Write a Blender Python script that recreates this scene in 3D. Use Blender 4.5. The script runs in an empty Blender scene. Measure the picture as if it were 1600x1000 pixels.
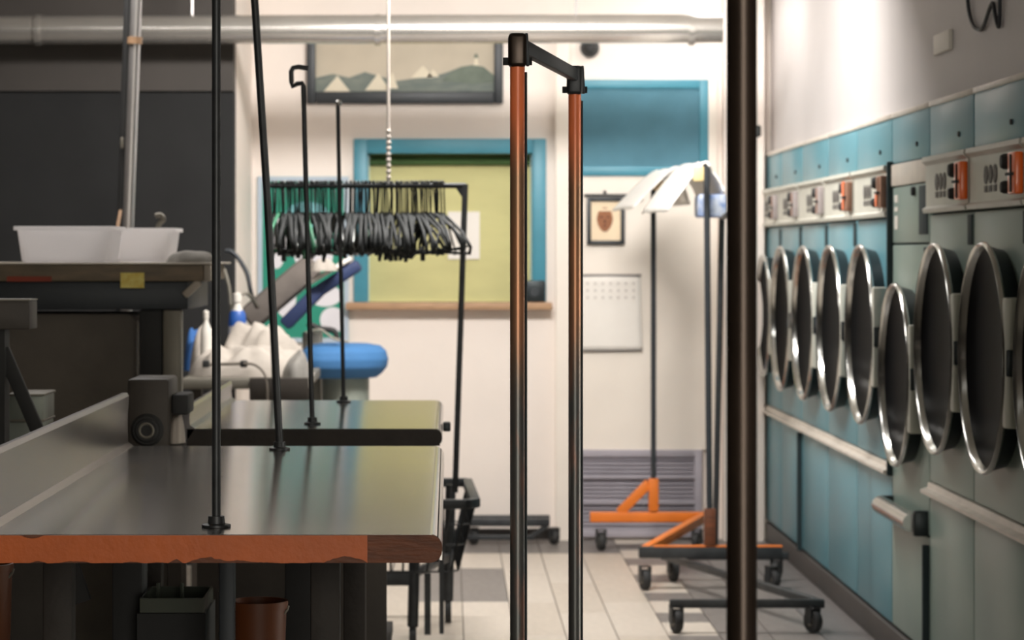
import bpy, bmesh, math, random
from mathutils import Vector, Matrix, noise
random.seed(7)
PI = math.pi
SC = bpy.context.scene
COL = SC.collection

# ------------------------------------------------------------------ camera
F = 4200.0                      # focal length in pixels of the 1600x1000 frame
EYE = 1.35
cam_d = bpy.data.cameras.new('camera'); cam = bpy.data.objects.new('camera', cam_d); COL.objects.link(cam)
cam.location = (0, 0, EYE); cam.rotation_euler = (PI/2, 0, 0)
cam_d.sensor_width = 36; cam_d.lens = F/1600*36
cam_d.shift_x = 100/1600; cam_d.shift_y = -104/1600
cam_d.clip_start = .05; cam_d.clip_end = 80
cam_d.dof.use_dof = True; cam_d.dof.focus_distance = 4.75; cam_d.dof.aperture_fstop = 8.5
SC.camera = cam
# ------------------------------------------------------------------ world, exposure
w = bpy.data.worlds.new('world'); SC.world = w; w.use_nodes = True
w.node_tree.nodes['Background'].inputs[0].default_value = (.78, .74, .66, 1)
w.node_tree.nodes['Background'].inputs[1].default_value = 7.5
SC.view_settings.view_transform = 'Standard'; SC.view_settings.look = 'None'
SC.view_settings.gamma = 1.0; SC.view_settings.use_curve_mapping = False
SC.view_settings.exposure = 0.22
# front fill enters through an invented opening behind the camera (portal only guides the sampling)
pd = bpy.data.lights.new('fill_opening_portal', 'AREA'); pd.shape = 'RECTANGLE'; pd.size = 1.45; pd.size_y = 2.9; pd.cycles.is_portal = True
po = bpy.data.objects.new('fill_opening_portal', pd); COL.objects.link(po); po.location = (.825, -1.15, 1.475); po.rotation_euler = (PI/2, 0, 0)
# fluorescent ceiling fixtures: (x, y, z, length x, length y, watts, tilt towards the back wall)
LAMPS = [(0.25, 9.6, 2.80, 1.2, .26, 86, 36), (1.20, 11.9, 2.62, .26, 1.0, 7, 10), (-1.25, 8.6, 2.80, 1.2, .26, 20, 0),
         (-.6, 4.8, 2.80, .26, 1.2, .8, 0)]

# ------------------------------------------------------------------ helpers
def at(px, py, Y):
    return Vector(((px-700)*Y/F, Y, EYE-(py-396)*Y/F))
def X(px, Y): return (px-700)*Y/F
def Z(py, Y): return EYE-(py-396)*Y/F
def lin(c): 
    c /= 255.
    return c/12.92 if c <= .04045 else ((c+.055)/1.055)**2.4
def rgb(r, g, b): return (lin(r), lin(g), lin(b), 1)

MATS = {}
def mat(name, col, rough=.5, metal=0., var=.12, scale=6., bump=0., bscale=60., col2=None, stretch=(1,1,1), rvar=.0, emit=None, trans=0., alpha=1., coat=0.):
    """procedural material: base colour broken up by noise, optional second (wear) colour and bump"""
    m = bpy.data.materials.new(name); m.use_nodes = True
    nt = m.node_tree; N = nt.nodes; L = nt.links; b = N['Principled BSDF']
    tc = N.new('ShaderNodeTexCoord'); mp = N.new('ShaderNodeMapping'); mp.inputs['Scale'].default_value = stretch
    L.new(tc.outputs['Object'], mp.inputs['Vector'])
    nz = N.new('ShaderNodeTexNoise'); nz.inputs['Scale'].default_value = scale; nz.inputs['Detail'].default_value = 5
    L.new(mp.outputs[0], nz.inputs['Vector'])
    rp = N.new('ShaderNodeValToRGB'); rp.color_ramp.elements[0].position = .3; rp.color_ramp.elements[1].position = .7
    c2 = col2 if col2 else tuple(min(1, x*(1+var)) for x in col[:3])+(1,)
    c1 = col if col2 else tuple(x*(1-var) for x in col[:3])+(1,)
    rp.color_ramp.elements[0].color = c1; rp.color_ramp.elements[1].color = c2
    L.new(nz.outputs['Fac'], rp.inputs[0]); L.new(rp.outputs[0], b.inputs['Base Color'])
    b.inputs['Roughness'].default_value = rough; b.inputs['Metallic'].default_value = metal
    if rvar:
        mr = N.new('ShaderNodeMapRange'); mr.inputs['To Min'].default_value = max(.02, rough-rvar); mr.inputs['To Max'].default_value = min(1, rough+rvar)
        L.new(nz.outputs['Fac'], mr.inputs['Value']); L.new(mr.outputs[0], b.inputs['Roughness'])
    if bump:
        n2 = N.new('ShaderNodeTexNoise'); n2.inputs['Scale'].default_value = bscale; n2.inputs['Detail'].default_value = 3
        L.new(mp.outputs[0], n2.inputs['Vector'])
        bp = N.new('ShaderNodeBump'); bp.inputs['Strength'].default_value = bump; bp.inputs['Distance'].default_value = .01
        L.new(n2.outputs['Fac'], bp.inputs['Height']); L.new(bp.outputs[0], b.inputs['Normal'])
    if emit:
        b.inputs['Emission Color'].default_value = emit[0]; b.inputs['Emission Strength'].default_value = emit[1]
    if trans: b.inputs['Transmission Weight'].default_value = trans
    if coat: b.inputs['Coat Weight'].default_value = coat
    MATS[name] = m
    return m

mat('wall_white', rgb(240, 229, 220), .62, var=.04, scale=2.5, bump=.06)
mat('wall_right', rgb(196, 190, 188), .55, var=.05, scale=2, bump=.05)
mat('ceiling_white', rgb(205, 200, 190), .8, var=.06)
mat('dark_wall', rgb(58, 53, 48), .8, var=.2, scale=3)
mat('bay_darkness', rgb(36, 36, 36), .9, var=.2, scale=3)  # near-black colour carries the bay's lack of light
mat('header_brown', rgb(70, 65, 61), .75, var=.12, scale=3)
mat('blue_paint', rgb(70, 140, 160), .42, var=.07, scale=5, bump=.05)
mat('green_blind', rgb(206, 200, 142), .75, var=.07, scale=3, bump=.1, bscale=120, stretch=(1, 1, 3))
mat('green_shadow', rgb(74, 104, 58), .8, var=.1)  # darker green standing in for shadow at the top of the recess
mat('wood_sill', rgb(176, 140, 108), .55, var=.15, scale=8, stretch=(1, 6, 6))
mat('slat_blue', rgb(120, 172, 190), .5, var=.08, scale=8)
mat('slat_blue_dark', rgb(56, 98, 114), .7, var=.08, scale=8)
mat('slat_lilac', rgb(170, 164, 172), .6, var=.08, scale=8)
mat('slat_lilac_dark', rgb(92, 88, 98), .7, var=.08)
mat('door_white', rgb(240, 230, 218), .5, var=.03, scale=4)
mat('floor_base', rgb(110, 104, 96), .6, var=.1)
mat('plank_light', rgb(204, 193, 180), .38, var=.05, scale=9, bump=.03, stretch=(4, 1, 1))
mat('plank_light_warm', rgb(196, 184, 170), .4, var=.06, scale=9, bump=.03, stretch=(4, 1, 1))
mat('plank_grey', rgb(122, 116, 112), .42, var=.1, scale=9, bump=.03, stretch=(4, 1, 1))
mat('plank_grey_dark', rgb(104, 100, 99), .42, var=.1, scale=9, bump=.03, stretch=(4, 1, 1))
mat('baseboard', rgb(58, 54, 52), .5, var=.15)
mat('pipe_metal', rgb(205, 200, 194), .24, .75, var=.08, scale=4, bump=.05, bscale=8)
mat('chrome', rgb(205, 204, 202), .18, 1., var=.06, scale=5, rvar=.06)
mat('pipe_chrome', rgb(206, 202, 200), .42, .9, var=.1, scale=5, rvar=.08)
mat('steel_top', rgb(172, 168, 164), .165, 1., var=.03, scale=3, rvar=.02)
mat('steel_splash', rgb(138, 134, 134), .26, 1., var=.04, scale=3, rvar=.03)
mat('orange_edge', rgb(190, 92, 30), .5, var=.09, scale=14, bump=.08, bscale=80)
mat('worn_wood', rgb(86, 48, 27), .6, scale=16, col2=rgb(120, 66, 36), bump=.25, bscale=50, stretch=(1, 6, 4))
mat('black_wood', rgb(44, 38, 33), .7, var=.25, scale=12, bump=.2, bscale=40)
mat('black_iron', rgb(60, 62, 64), .45, .5, var=.2, scale=20)
mat('dark_frame', rgb(54, 58, 62), .5, .3, var=.15)
mat('machine_dark', rgb(66, 60, 54), .55, .2, var=.2, scale=6, bump=.06)
mat('machine_brown', rgb(112, 104, 94), .6, .1, var=.16, scale=6, bump=.08)
mat('machine_grey', rgb(132, 127, 116), .5, .3, var=.1, scale=6)
mat('bench_edge', rgb(134, 116, 94), .6, scale=9, col2=rgb(100, 90, 76), stretch=(1, 4, 4), bump=.1)
mat('bench_top', rgb(176, 166, 152), .5, var=.1, scale=7)
mat('red_label', rgb(150, 62, 40), .6, var=.2)
mat('note_yellow', rgb(255, 242, 150), .7, scale=60, col2=rgb(236, 206, 96))
mat('bin_plastic', rgb(226, 224, 224), .38, var=.03, scale=6, bump=.03)
mat('bin_label', rgb(238, 232, 218), .6, var=.04)
mat('cloth_white', rgb(176, 167, 157), .85, var=.06, scale=12, bump=.25, bscale=28)
mat('cloth_grey', rgb(140, 136, 130), .9, var=.14, scale=14, bump=.3, bscale=24)
mat('cloth_blue', rgb(52, 98, 158), .85, var=.12, scale=14, bump=.2, bscale=24)
mat('press_blue', rgb(64, 116, 168), .8, var=.06, scale=8, bump=.12, bscale=70)
mat('press_navy', rgb(34, 48, 86), .65, var=.12, scale=10, bump=.1)
mat('press_pad', rgb(112, 104, 98), .85, var=.1, scale=18, bump=.15, bscale=80)
mat('press_body', rgb(150, 156, 146), .5, .2, var=.1)
mat('hanger_black', rgb(30, 33, 33), .62, var=.15, scale=30)
mat('hanger_steel', rgb(120, 122, 120), .3, .8, var=.1, scale=30)
mat('hanger_green', rgb(62, 128, 96), .5, var=.1)
mat('poster_frame', rgb(178, 192, 206), .5, var=.05)
mat('poster_teal', rgb(30, 140, 116), .6, var=.06)
mat('poster_white', rgb(226, 224, 230), .6, var=.03)
mat('poster_aqua', rgb(130, 196, 204), .6, var=.05)
mat('paper_white', rgb(238, 232, 224), .75, var=.03)
mat('picture_frame', rgb(46, 50, 54), .45, var=.12, scale=12)
mat('paint_sky', rgb(190, 179, 160), .7, var=.06, scale=7)
mat('paint_sea', rgb(124, 130, 120), .7, col2=rgb(96, 106, 102), scale=11, stretch=(1, 1, 3))
mat('paint_hill', rgb(102, 112, 100), .7, var=.2, scale=14)
mat('paint_sail', rgb(216, 206, 184), .7, var=.06)
mat('icon_cream', rgb(238, 216, 184), .7, var=.05, scale=12)
mat('icon_brown', rgb(150, 98, 66), .7, var=.15, scale=40)
mat('icon_dark', rgb(98, 58, 42), .7, var=.15)
mat('ink_grey', rgb(120, 114, 112), .8, var=.1)
mat('ink_pale', rgb(188, 180, 174), .8, var=.08)
mat('z_orange', rgb(226, 120, 34), .5, var=.06, scale=12)
mat('rubber', rgb(46, 46, 46), .7, var=.2)
mat('dryer_teal', rgb(94, 144, 156), .36, var=.04, scale=3)
mat('dryer_sage', rgb(138, 156, 147), .38, var=.05, scale=3)
mat('dryer_panel', rgb(198, 196, 184), .42, var=.05, scale=6)
mat('dryer_strip', rgb(214, 204, 192), .38, var=.08, scale=10)
mat('dryer_seam', rgb(26, 44, 48), .7, var=.15)
mat('coin_orange', rgb(255, 112, 30), .35, var=.06, scale=20, coat=.3)
mat('coin_brown', rgb(150, 112, 92), .5, var=.15, scale=30)
mat('coin_grey', rgb(160, 150, 148), .5, var=.1, scale=30)
mat('print_dark', rgb(70, 66, 66), .6, col2=rgb(120, 116, 110), scale=60)
mat('door_glass', rgb(20, 20, 21), .45, var=.1); MATS['door_glass'].node_tree.nodes['Principled BSDF'].inputs['Specular IOR Level'].default_value = .02
mat('ring_side', rgb(44, 50, 52), .4, .5, var=.15)
mat('ring_chrome', rgb(196, 196, 192), .2, 1., var=.06, rvar=.05)
mat('plastic_pale', rgb(226, 220, 210), .5, var=.04)
mat('wire_black', rgb(36, 38, 44), .5, var=.15)
mat('cord_white', rgb(186, 176, 166), .5, var=.05)
mat('bottle_blue', rgb(46, 92, 170), .4, var=.08)
mat('bucket_orange', rgb(112, 60, 28), .5, var=.12)
mat('glass_tray', rgb(84, 90, 80), .2, var=.1, coat=.5)
mat('bag_white', rgb(240, 236, 230), .5, var=.03, bump=.15, bscale=18)
mat('bag_blue', rgb(86, 124, 186), .5, col2=rgb(200, 206, 214), scale=26)
mat('tape_yellow', rgb(232, 206, 150), .6, var=.06)
mat('lamp_white', rgb(235, 235, 230), .5, var=.02)
mat('brass_pole', rgb(60, 50, 43), .3, .7, var=.12, scale=7, bump=.02, rvar=.08)

def banded_post(name, z_lo, z_hi):
    """orange at the top, tan below it, grey towards the foot, with noisy borders"""
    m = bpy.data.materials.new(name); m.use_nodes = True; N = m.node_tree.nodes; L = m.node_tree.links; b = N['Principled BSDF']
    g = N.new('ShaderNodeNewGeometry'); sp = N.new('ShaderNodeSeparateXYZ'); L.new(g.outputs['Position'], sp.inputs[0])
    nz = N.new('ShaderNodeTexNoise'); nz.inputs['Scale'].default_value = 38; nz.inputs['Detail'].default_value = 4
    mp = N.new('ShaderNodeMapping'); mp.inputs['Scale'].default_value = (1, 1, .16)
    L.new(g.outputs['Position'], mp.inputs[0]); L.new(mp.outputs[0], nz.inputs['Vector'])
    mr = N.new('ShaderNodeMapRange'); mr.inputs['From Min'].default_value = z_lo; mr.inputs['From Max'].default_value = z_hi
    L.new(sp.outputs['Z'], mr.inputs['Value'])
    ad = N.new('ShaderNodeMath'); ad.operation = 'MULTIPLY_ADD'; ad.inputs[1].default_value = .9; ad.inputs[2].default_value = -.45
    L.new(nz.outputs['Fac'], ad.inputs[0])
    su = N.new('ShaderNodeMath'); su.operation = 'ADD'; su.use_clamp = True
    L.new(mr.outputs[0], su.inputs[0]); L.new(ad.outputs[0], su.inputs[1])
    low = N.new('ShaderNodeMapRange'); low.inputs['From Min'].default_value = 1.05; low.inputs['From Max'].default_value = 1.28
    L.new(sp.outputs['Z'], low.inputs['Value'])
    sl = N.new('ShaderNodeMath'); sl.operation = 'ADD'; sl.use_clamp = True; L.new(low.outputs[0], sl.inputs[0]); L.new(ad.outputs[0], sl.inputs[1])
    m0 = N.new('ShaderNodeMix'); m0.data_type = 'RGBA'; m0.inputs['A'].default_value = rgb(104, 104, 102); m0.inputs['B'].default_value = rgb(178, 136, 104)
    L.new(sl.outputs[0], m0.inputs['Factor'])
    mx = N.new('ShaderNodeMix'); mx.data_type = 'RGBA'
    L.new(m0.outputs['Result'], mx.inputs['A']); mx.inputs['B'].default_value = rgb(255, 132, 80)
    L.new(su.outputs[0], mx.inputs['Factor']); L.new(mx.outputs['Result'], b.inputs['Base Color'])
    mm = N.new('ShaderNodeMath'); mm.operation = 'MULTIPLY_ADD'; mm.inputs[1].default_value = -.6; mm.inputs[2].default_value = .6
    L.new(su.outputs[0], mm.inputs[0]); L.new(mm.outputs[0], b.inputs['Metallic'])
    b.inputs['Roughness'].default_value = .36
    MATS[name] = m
banded_post('post_banded', 1.47, 1.60)  # height bands: orange above tan above grey

for _b in ('bin_plastic', 'bin_label'):
  # translucent bin plastic: part of the light falling inside comes through the wall
  _m = MATS[_b]; _n = _m.node_tree; _t = _n.nodes.new('ShaderNodeBsdfTranslucent'); _t.inputs[0].default_value = rgb(238, 236, 236)
  _x = _n.nodes.new('ShaderNodeMixShader'); _x.inputs[0].default_value = .7
  _n.links.new(_n.nodes['Principled BSDF'].outputs[0], _x.inputs[1]); _n.links.new(_t.outputs[0], _x.inputs[2]); _n.links.new(_x.outputs[0], _n.nodes['Material Output'].inputs['Surface'])
WORLD = {}                                     # world origin of every built object
class MB:
    """collects shapes in world coordinates; build() links them as one mesh object"""
    def __init__(s): s.bm = bmesh.new()
    def box(s, x0, x1, y0, y1, z0, z1, bev=0., seg=2, M=None):
        c = Vector(((x0+x1)/2, (y0+y1)/2, (z0+z1)/2))
        m = Matrix.Translation(c) @ Matrix.Diagonal((abs(x1-x0), abs(y1-y0), abs(z1-z0), 1))
        r = bmesh.ops.create_cube(s.bm, size=1, matrix=(M @ m) if M else m)
        if bev:
            es = list({e for v in r['verts'] for e in v.link_edges})
            bmesh.ops.bevel(s.bm, geom=es, offset=bev, segments=seg, affect='EDGES', profile=.5)
        return s
    def tube(s, pts, r, n=10, cap=True, r_end=None):
        pts = [Vector(p) for p in pts]; rings = []; k = len(pts); up = None
        for i, p in enumerate(pts):
            d = (pts[min(i+1, k-1)]-pts[max(i-1, 0)]).normalized()
            if up is None: up = Vector((0, 0, 1)) if abs(d.z) < .9 else Vector((1, 0, 0))
            a = d.cross(up).normalized(); b = a.cross(d).normalized(); up = b
            rr = r if r_end is None else r+(r_end-r)*i/(k-1)
            rings.append([s.bm.verts.new(p+(a*math.cos(t)+b*math.sin(t))*rr) for t in [2*PI*j/n for j in range(n)]])
        for i in range(k-1):
            for j in range(n):
                s.bm.faces.new((rings[i][j], rings[i][(j+1) % n], rings[i+1][(j+1) % n], rings[i+1][j]))
        if cap:
            s.bm.faces.new(rings[0]); s.bm.faces.new(list(reversed(rings[-1])))
        return s
    def bar(s, p0, p1, wd, ht, bev=0.):
        """rectangular bar from p0 to p1, wd sideways, ht upward"""
        p0 = Vector(p0); p1 = Vector(p1); d = p1-p0; l = d.length; d.normalize()
        up = Vector((0, 0, 1)) if abs(d.z) < .95 else Vector((0, 1, 0))
        a = d.cross(up).normalized(); b = a.cross(d).normalized()
        m = Matrix((a, d, b)).transposed().to_4x4(); m.translation = (p0+p1)/2
        return s.box(-wd/2, wd/2, -l/2, l/2, -ht/2, ht/2, bev, 2, m)
    def lathe(s, prof, c, axis='z', n=32):
        """prof: list of (radius, height along the axis); open ends are closed where the radius is 0"""
        c = Vector(c); rings = []
        def pt(r, h, t):
            u, v = r*math.cos(t), r*math.sin(t)
            return c+{'z': Vector((u, v, h)), 'x': Vector((h, u, v)), 'y': Vector((u, h, v))}[axis]
        for r, h in prof:
            if r < 1e-6: rings.append([s.bm.verts.new(pt(0, h, 0))])
            else: rings.append([s.bm.verts.new(pt(r, h, 2*PI*j/n)) for j in range(n)])
        for a, b in zip(rings, rings[1:]):
            for j in range(n):
                q = [a[j % len(a)], a[(j+1) % len(a)], b[(j+1) % len(b)], b[j % len(b)]]
                u = []
                for v in q:
                    if v not in u: u.append(v)
                if len(u) > 2:
                    try: s.bm.faces.new(u)
                    except ValueError: pass
        return s
    def prism(s, poly, y0, y1, axis='y'):
        """polygon of (x, z) [axis y] or (y, z) [axis x] or (x, y) [axis z], extruded"""
        f = {'y': lambda p, d: (p[0], d, p[1]), 'x': lambda p, d: (d, p[0], p[1]), 'z': lambda p, d: (p[0], p[1], d)}[axis]
        A = [s.bm.verts.new(f(p, y0)) for p in poly]; B = [s.bm.verts.new(f(p, y1)) for p in poly]
        n = len(poly); s.bm.faces.new(A); s.bm.faces.new(list(reversed(B)))
        for i in range(n): s.bm.faces.new((A[i], B[i], B[(i+1) % n], A[(i+1) % n]))
        return s
    def ball(s, c, r, sx=1, sy=1, sz=1, u=16, v=10):
        bmesh.ops.create_uvsphere(s.bm, u_segments=u, v_segments=v, radius=r,
                                  matrix=Matrix.Translation(c) @ Matrix.Diagonal((sx, sy, sz, 1)))
        return s
    def grid(s, nu, nv, f):
        V = [[s.bm.verts.new(f(i/nu, j/nv)) for j in range(nv+1)] for i in range(nu+1)]
        for i in range(nu):
            for j in range(nv): s.bm.faces.new((V[i][j], V[i+1][j], V[i+1][j+1], V[i][j+1]))
        return s
    def build(s, name, m, parent=None, label=None, cat=None, group=None, kind=None, ang=38, solid=0., sub=0):
        bm = s.bm; bmesh.ops.recalc_face_normals(bm, faces=bm.faces)
        vs = [v.co for v in bm.verts]
        lo = Vector([min(v[i] for v in vs) for i in range(3)]); hi = Vector([max(v[i] for v in vs) for i in range(3)])
        if parent: org = WORLD[parent.name]
        else: org = Vector(((lo.x+hi.x)/2, (lo.y+hi.y)/2, lo.z))
        for v in bm.verts: v.co -= org
        me = bpy.data.meshes.new(name); bm.to_mesh(me); bm.free()
        for p in me.polygons: p.use_smooth = True
        me.set_sharp_from_angle(angle=math.radians(ang))
        me.materials.append(MATS[m])
        o = bpy.data.objects.new(name, me); COL.objects.link(o)
        if parent: o.parent = parent
        else: o.location = org
        WORLD[o.name] = org
        if solid:
            md = o.modifiers.new('thickness', 'SOLIDIFY'); md.thickness = solid; md.offset = 0
        if sub:
            md = o.modifiers.new('smooth', 'SUBSURF'); md.levels = sub; md.render_levels = sub
        return tag(o, label, cat, group, kind)
def tag(o, label=None, cat=None, group=None, kind=None):
    for k, v in (('label', label), ('category', cat), ('group', group), ('kind', kind)):
        if v: o[k] = v
    return o
def thing(name, loc, label, cat, group=None, kind=None):
    o = bpy.data.objects.new(name, None); COL.objects.link(o); o.location = loc; o.empty_display_size = .1
    WORLD[o.name] = Vector(loc)
    return tag(o, label, cat, group, kind)
def ellipse(cx, cz, rx, rz, n=28, a0=0, a1=2*PI):
    return [(cx+rx*math.cos(a0+(a1-a0)*i/n), cz+rz*math.sin(a0+(a1-a0)*i/n)) for i in range(n)]
def arc(c, r, a0, a1, n, plane='xz', y=0):
    return [(c[0]+r*math.cos(a0+(a1-a0)*i/n), c[1]+r*math.sin(a0+(a1-a0)*i/n)) for i in range(n+1)]

# ================================================================== the room
YB = 12.70          # back wall
XR = 1.50           # face of the dryer bank
ZC = 2.95           # ceiling
XL = -2.6
def struct(name): return dict(kind='structure')

floor = MB().box(XL-.2, 2.3, -1.2, 13.2, -.12, -.006).build('floor', 'floor_base', label='pale vinyl plank floor with grey planks along the dryers', cat='floor', kind='structure')
# planks (each its own piece); they run away from the camera, .181 m wide
PW = .181
meshes = {}
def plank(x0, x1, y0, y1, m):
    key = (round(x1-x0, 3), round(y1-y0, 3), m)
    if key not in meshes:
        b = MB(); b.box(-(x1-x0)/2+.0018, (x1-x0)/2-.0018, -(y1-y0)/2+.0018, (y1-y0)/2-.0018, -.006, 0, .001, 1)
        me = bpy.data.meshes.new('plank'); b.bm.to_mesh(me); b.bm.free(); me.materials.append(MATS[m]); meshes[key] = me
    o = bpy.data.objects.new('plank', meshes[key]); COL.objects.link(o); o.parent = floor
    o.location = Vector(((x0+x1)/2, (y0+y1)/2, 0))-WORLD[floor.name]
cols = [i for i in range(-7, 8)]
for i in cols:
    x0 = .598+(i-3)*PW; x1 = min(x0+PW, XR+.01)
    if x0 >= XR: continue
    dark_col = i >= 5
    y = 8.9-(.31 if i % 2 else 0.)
    if i == 4:                                    # short pieces beside the grey strip; grey ones stand for rack shadow
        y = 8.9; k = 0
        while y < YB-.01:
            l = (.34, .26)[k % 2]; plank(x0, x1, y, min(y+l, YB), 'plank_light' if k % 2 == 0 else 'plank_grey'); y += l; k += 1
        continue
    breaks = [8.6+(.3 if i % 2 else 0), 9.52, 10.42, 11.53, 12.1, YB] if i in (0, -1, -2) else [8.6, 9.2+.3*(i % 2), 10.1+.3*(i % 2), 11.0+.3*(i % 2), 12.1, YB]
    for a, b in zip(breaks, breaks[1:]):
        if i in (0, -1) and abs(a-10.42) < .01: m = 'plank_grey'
        elif i in (0, -1, -2, 1, 2, 3) and abs(a-12.1) < .01: m = 'plank_grey'  # grey row under the door stands in for the shade there
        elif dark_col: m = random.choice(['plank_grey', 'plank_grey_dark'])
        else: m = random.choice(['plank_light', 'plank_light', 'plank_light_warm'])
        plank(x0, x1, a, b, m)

MB().box(XL-.2, 2.3, -1.2, 13.2, ZC, ZC+.1).build('ceiling', 'ceiling_white', label='plain white ceiling over the whole room', cat='ceiling', kind='structure')
MB().box(XL-.15, XL, -1.2, 13.2, 0, ZC).build('wall_left', 'dark_wall', label='dark left wall beside the machines', cat='wall', kind='structure')
MB().box(1.525, 2.25, 5.6, YB, 1.83, ZC).build('wall_right', 'wall_right', label='smooth pale wall above the row of dryers', cat='wall', kind='structure')
# right wall towards the camera
MB().box(XL, .1, -1.2, -1.1, 0, ZC).build('wall_light_mask', 'wall_white', label='added white wall behind the camera keeping front light off the dryers', cat='wall', kind='structure')  # unseen wall, added to keep the front light off the dryers
MB().box(1.55, 2.25, -1.2, 5.59, 0, ZC).build('wall_right_near', 'wall_right', label='plain pale wall running on past the dryers', cat='wall', kind='structure')

# back wall with the pass-through opening
wx0, wx1 = X(574, YB), X(832, YB); wz0, wz1 = Z(472, YB), Z(240, YB)
wb = MB()
wb.box(XL, wx0, YB, YB+.2, 0, ZC); wb.box(wx1, 2.25, YB, YB+.2, 0, ZC)
wb.box(wx0, wx1, YB, YB+.2, 0, wz0); wb.box(wx0, wx1, YB, YB+.2, wz1, ZC)
wall_back = wb.build('wall_back', 'wall_white', label='white back wall with the green window', cat='wall', kind='structure')
# upright pilaster / door casing left of the door
MB().box(X(868, YB), X(889, YB), YB-.05, YB, 0, Z(30, YB)).build('trim_1', 'door_white', label='white upright casing left of the louvred door', cat='trim', kind='structure')
MB().box(X(1106, YB), X(1119, YB), YB-.03, YB, 0, Z(122, YB)).build('trim_2', 'door_white', label='white upright casing right of the louvred door', cat='trim', kind='structure')
MB().box(X(1128, YB), X(1190, YB), YB-.10, YB, 0, ZC).build('trim_3', 'wall_white', label='white corner pier beside the dryers', cat='trim', kind='structure')
bb = MB(); bb.box(XL, X(868, YB), YB-.015, YB, 0, .05)
bb.build('baseboard_back', 'baseboard', label='dark low baseboard under the white back wall', cat='baseboard', kind='structure')

# window: blue casing, green blind in the recess, wooden sill
win = thing('window_1', (X(704, YB), YB-.03, wz0), 'green blind window in a bright blue casing', 'window', kind='structure')
fx0, fx1, fz1 = X(553, YB), X(853, YB), Z(217, YB)
for (a, b, c, d) in ((fx0, wx0, wz0, fz1), (wx1, fx1, wz0, fz1), (wx0, wx1, wz1, fz1)):
    MB().box(a, b, YB-.028, YB+.0, c, d, .004).build('casing_board', 'blue_paint', win)
for (a, b) in ((wx0, wx0+.004), (wx1-.004, wx1)):
    MB().box(a, b, YB+.001, YB+.16, wz0, wz1).build('reveal', 'blue_paint', win)
MB().box(wx0, wx1, YB+.001, YB+.16, wz1-.004, wz1).build('reveal', 'green_shadow', win)  # top reveal coloured as the shadow in the recess
MB().box(wx0+.005, wx1-.005, YB+.12, YB+.13, wz0, wz1-.004).build('blind', 'green_blind', win)
MB().tube([(wx0+.006, YB+.10, wz1-.03), (wx1-.006, YB+.10, wz1-.03)], .022, 14).build('recess_shadow_bar', 'green_shadow', win)  # dark bar put in for the shadow band along the blind's top
MB().box(X(541, YB), X(862, YB), YB-.09, YB+.11, wz0-.035, wz0, .006).build('sill', 'wood_sill', win)

# louvred door
dx0, dx1 = X(891, YB), X(1106, YB)
door = thing('door_1', ((dx0+dx1)/2, YB-.03, 0), 'white door with blue louvred top and grey louvred foot', 'door', kind='structure')
zt0, zt1 = Z(275, YB), Z(125, YB); zb1 = Z(702, YB)
MB().box(dx0, dx1, YB-.022, YB-.004, zb1, zt0).build('door_leaf', 'door_white', door)
def louvre(x0, x1, z0, z1, n, fw, mframe, mslat, mback, tilt):
    fr = MB(); 
    fr.box(x0, x0+fw, YB-.035, YB-.004, z0, z1, .003); fr.box(x1-fw, x1, YB-.035, YB-.004, z0, z1, .003)
    fr.box(x0+fw, x1-fw, YB-.035, YB-.004, z1-fw, z1, .003); fr.box(x0+fw, x1-fw, YB-.035, YB-.004, z0, z0+fw, .003)
    fr.build('louvre_frame', mframe, door)
    MB().box(x0+fw, x1-fw, YB-.006, YB-.004, z0+fw, z1-fw).build('louvre_back', mback, door)
    sl = MB(); h = (z1-z0-2*fw)/n
    for k in range(n):
        zc = z0+fw+(k+.5)*h
        M = Matrix.Translation(((x0+x1)/2, YB-.018, zc)) @ Matrix.Rotation(tilt, 4, 'X')
        sl.box(-(x1-x0)/2+fw, (x1-x0)/2-fw, -.011, .011, -.0016, .0016, 0, 1, M)
    sl.build('louvre_slats', mslat, door, kind='stuff')
louvre(dx0, dx1, zt0, zt1, 26, .042, 'blue_paint', 'slat_blue', 'slat_blue_dark', math.radians(34))
louvre(dx0, X(1096, YB), .012, zb1, 18, .035, 'slat_lilac', 'slat_lilac', 'slat_lilac_dark', math.radians(40))
for zz in (.17, .29): MB().box(dx0+.03, X(1086, YB), YB-.04, YB-.03, zz, zz+.012).build('louvre_rail', 'slat_lilac', door)
MB().box(dx0, dx1, YB-.02, YB-.004, zt1+.001, zt1+.02).build('head_casing', 'door_white', door)

# dark bay at the left: header, jamb, flat panel coloured near-black for the unlit room
YP = 11.6
px1 = X(365, YP)
pw = MB(); pw.box(XL, px1, YP, YP+.12, Z(142, YP), ZC)
pw.build('wall_left_header', 'header_brown', label='brown header over the dark bay at the left', cat='wall', kind='structure')
MB().box(XL, px1, YP+.02, YP+.12, 0, Z(142, YP)).build('bay_darkness_panel', 'bay_darkness', label='black panel standing in for the unlit bay under the brown header', cat='wall', kind='structure')
MB().box(px1-.03, px1-.002, YP+.12, YB, 0, ZC).build('wall_left_return', 'wall_white', label='narrow white return wall beside the poster', cat='wall', kind='structure')

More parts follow.
